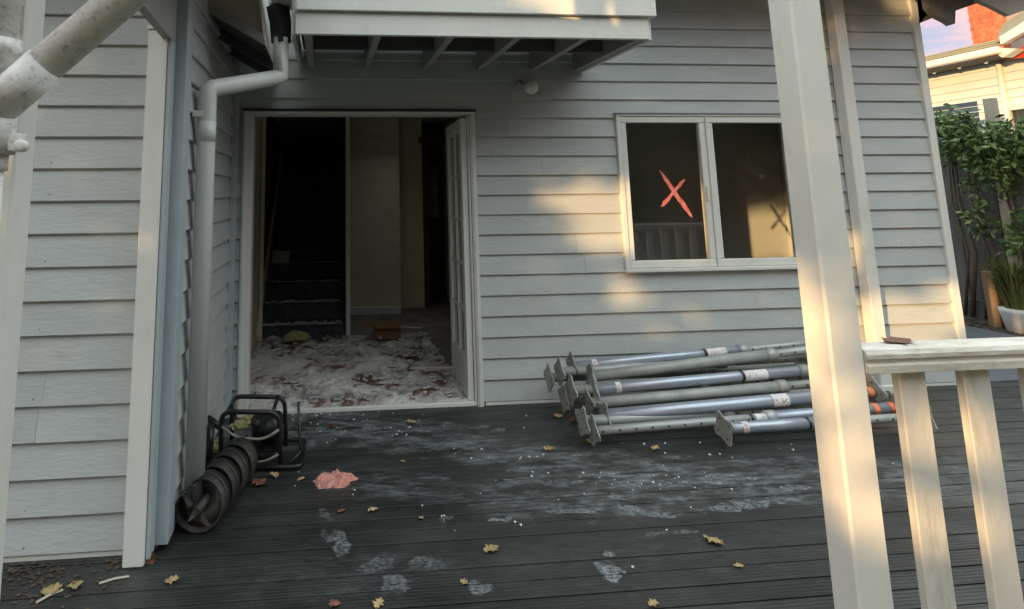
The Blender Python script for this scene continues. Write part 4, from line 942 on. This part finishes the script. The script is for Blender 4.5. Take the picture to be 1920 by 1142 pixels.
# roof: rows of tiles rising away from the gutter
rise = Vector((1.0, 0, .36)).normalized()
for i in range(3):
    a_ = Vector((NX_ - .62, gy_near - .05, ge + .13)) + rise * (.26 * i); bm = bmesh.new(); up_ = Vector((-rise.z, 0, rise.x))
    prism(bm, [a_ + up_ * .0, a_ + up_ * .03, a_ + rise * .33 + up_ * .008, a_ + rise * .33 - up_ * .02], (0, gy_far - gy_near, 0)); link('tile_course', bm, ROOFT, nh)
# gable return nearer to us with white barge and red infill
gb0 = onX(1876, 84, NX_ - .62); gb1 = onX(1990, 20, NX_ - .62)
bm = bmesh.new(); prism(bm, [gb0, gb1, gb1 + Vector((0, 0, .2)), gb0 + Vector((0, 0, .14))], (.12, 0, 0)); link('barge_board', bm, NTRIM, nh)
g2 = onX(1880, 112, NX_ - .3); g3 = onX(1904, 93, NX_ - .3); g4 = onX(1990, 60, NX_ - .3); g5 = onX(1990, 100, NX_ - .3)
bm = bmesh.new(); prism(bm, [g2, g3, g4, g5], (.1, 0, 0)); link('gable_infill', bm, REDP, nh)
bm = bmesh.new(); prism(bm, [onX(1872, 104, NX_ - .58), onX(1878, 90, NX_ - .58), onX(1905, 92, NX_ - .58), onX(1880, 108, NX_ - .58)], (.2, 0, 0)); link('bracket', bm, NTRIM, nh)
bm = bmesh.new(); prism(bm, [onX(1869, 80, NX_ - .5), onX(1990, 12, NX_ - .5), onX(1990, -20, NX_ + 1.5), onX(1880, 50, NX_ + 1.5)], (.0, 0, .05)); link('gable_roof', bm, ROOFT, nh)
# chimney of individual bricks
ch = empty('chimney', loc=(0, 0, 0)); ch.parent = nh
CXn = 14.2; ca, cb_ = onX(1817, 40, CXn), onX(1880, 40, CXn); cz0 = onX(1850, 84, CXn).z - .3; cz1 = onX(1850, -30, CXn).z
ya, yb = cb_.y, ca.y
ch.location = Vector((CXn, ya, cz0)) - nh.location
mbox('stack', MORTAR, ch, CXn + .01, CXn + .7, ya + .01, yb - .01, cz0, cz1, 0)
nb = 5; bw = (yb - ya) / nb; proto = None; z = cz0; r_ = 0
while z < cz1:
    for i in range(nb + (r_ % 2)):
        y0 = ya + bw * i - (bw / 2 if r_ % 2 else 0); y1 = y0 + bw - .012; y0 = max(y0, ya); y1 = min(y1, yb)
        if y1 - y0 > .03: mbox('brick', BRICK, ch, CXn - .005 + random.uniform(-.003, .003), CXn + .1, y0, y1, z, z + .085, 0)
    z += .097; r_ += 1
tag(nh)
# ------------------------------------------------------------------ unseen hedge added behind the camera, gaps cut to shape the sun patches
e_lat = Vector((SUN.y, -SUN.x, 0)).normalized(); e_up = e_lat.cross(SUN).normalized()
if e_up.z < 0: e_up = -e_up
def sp(p): p = Vector(p); return p.dot(e_lat), p.dot(e_up)
gaps = []
def gap(u_, v_, Y, ru, rv, pr_=1): a_, b_ = sp(onY(u_, v_, Y)); gaps.append((a_, b_, ru, rv, pr_))
gap(1096, 390, 0, .19, .22); gap(1115, 432, 0, .16, .12)
gap(1170, 545, 0, .03, .10); gap(1150, 590, 0, .09, .0, .7); gap(1262, 574, 0, .09, .01, .75)
gap(1530, 520, -2.7, .07, .38, .45); gap(1560, 800, -2.7, .06, .2, .45); gap(1720, 880, -2.7, .12, .22, .5); gap(1860, 920, -2.7, .12, .25, .5)
gap(1710, 600, 0, .32, .22); gap(1650, 620, 0, .2, .28); gap(1580, 470, 0, .06, .2); gap(1790, 560, 0, .1, .15)
gap(1266, 385, 0, .32, .26); gap(1220, 430, 0, .14, .14); gap(1310, 440, 0, .1, .14)
gap(1085, 15, -.97, .20, .14); gap(1700, 10, 0, .1, .08); gap(1325, 173, 0, .05, .03)

def in_gap(p, m=0):
    a_, b_ = sp(p)
    for ga, gb, ra, rb, pr_ in gaps:
        q = (((a_ - ga) / (ra + m)) ** 2 + ((b_ - gb) / (rb + m)) ** 2) ** .5
        if q < 1.15 and pr_ < 1 and random.random() > pr_: continue
        if q < .45 or (q < 1.15 and random.random() > ((q - .45) / .7) ** 1.6): return True
    return False
def gapped_foliage(name, label, ctr_lat, dist, lat_r, z0, z1, n, size, seed, trunk=True):
    random.seed(seed); base = -SUN * dist; base = Vector((base.x, base.y, 0)) + e_lat * ctr_lat
    # express lateral coordinate relative to world origin
    root = empty(name, label, 'tree' if trunk else 'hedge', (base.x, base.y, -.45)); bm = bmesh.new(); pts = []
    dirh = Vector((SUN.x, SUN.y, 0)).normalized()
    while len(pts) < n:
        a_ = random.uniform(-1, 1); h_ = random.uniform(0, 1); dd = random.uniform(-1, 1)
        edge = 1 - .25 * noise.noise(Vector((h_ * 3, seed, a_ * 2)))
        if trunk and (a_ * a_ + ((h_ - .5) * 2) ** 2 + dd * dd * .6) > edge: continue
        p = base + e_lat * a_ * lat_r + dirh * dd * .9; p.z = z0 + (z1 - z0) * h_
        if in_gap(p, size * .55): continue
        pts.append(p)
    leafcloud(bm, pts, size, .2); link('foliage', bm, HEDGE, root)
    for k_ in (-.5, .1, .55):
        b_ = base + e_lat * lat_r * k_; top = b_ + e_lat * .2; bm = bmesh.new(); tube(bm, [(b_.x, b_.y, -.45), (b_.x, b_.y, z0), (top.x, top.y, (z0 + z1) / 2)], [.09, .07, .03], 8)
        ok = not any(in_gap(Vector((b_.x, b_.y, zz / 10)), .1) for zz in range(0, int(z1 * 5)))
        if ok: link('trunk', bm, BARK, root, True)
        else: bm.free()
    return root
gapped_foliage('added_gap_hedge', 'tall dark green hedge added behind the viewer, its gaps shaping the sun patches', 1.15, 11.5, 3.0, -.4, 5.2, 30000, .11, 5, False)
random.seed(11)
# unseen garden behind the viewer: fence, and trees added to block low sky light
bf = empty('boundary_fence', 'dark timber boundary fence across the garden behind the viewer', 'fence', (3, -13, -.4))
for i in range(110): mbox('paling', FENCEM, bf, -3 + i * .15, -3 + i * .15 + .14, -13.02, -13.0, -.4, 1.5 + random.uniform(-.02, .02), 0)
def crown(label, x, y_, rx, rz, zc, n, size):
    r = empty('sky_block_tree', label, 'tree', (x, y_, -.45)); bm = bmesh.new(); pts = []
    while len(pts) < n:
        p = Vector((random.uniform(-1, 1), random.uniform(-1, 1), random.uniform(-1, 1)))
        if p.length > 1 - .25 * noise.noise(p * 2 + Vector((x, 0, 0))): continue
        pts.append(Vector((x + p.x * rx, y_ + p.y * rx * .7, zc + p.z * rz)))
    leafcloud(bm, pts, size); link('foliage', bm, HEDGE, r)
    bm = bmesh.new(); tube(bm, [(x, y_, -.45), (x + .1, y_, zc * .5), (x, y_, zc)], [.2, .15, .06], 10); link('trunk', bm, BARK, r, True)
crown('broad dark tree added to block low sky behind the viewer near the middle of the garden', -.6, -11.5, 3.3, 3.6, 3.4, 5200, .26)
crown('tall dark tree added to block low sky behind the viewer right of the middle', 4.2, -11.0, 3.2, 3.9, 3.8, 5200, .26)
crown('round dark tree added to block low sky behind the viewer at the far right of the garden', 9.3, -9.5, 3.2, 3.6, 3.4, 5200, .26)
crown('dark bushy tree added to block low sky behind the viewer beside the right fence', 13.5, -5.0, 2.6, 2.6, 2.2, 3000, .24)
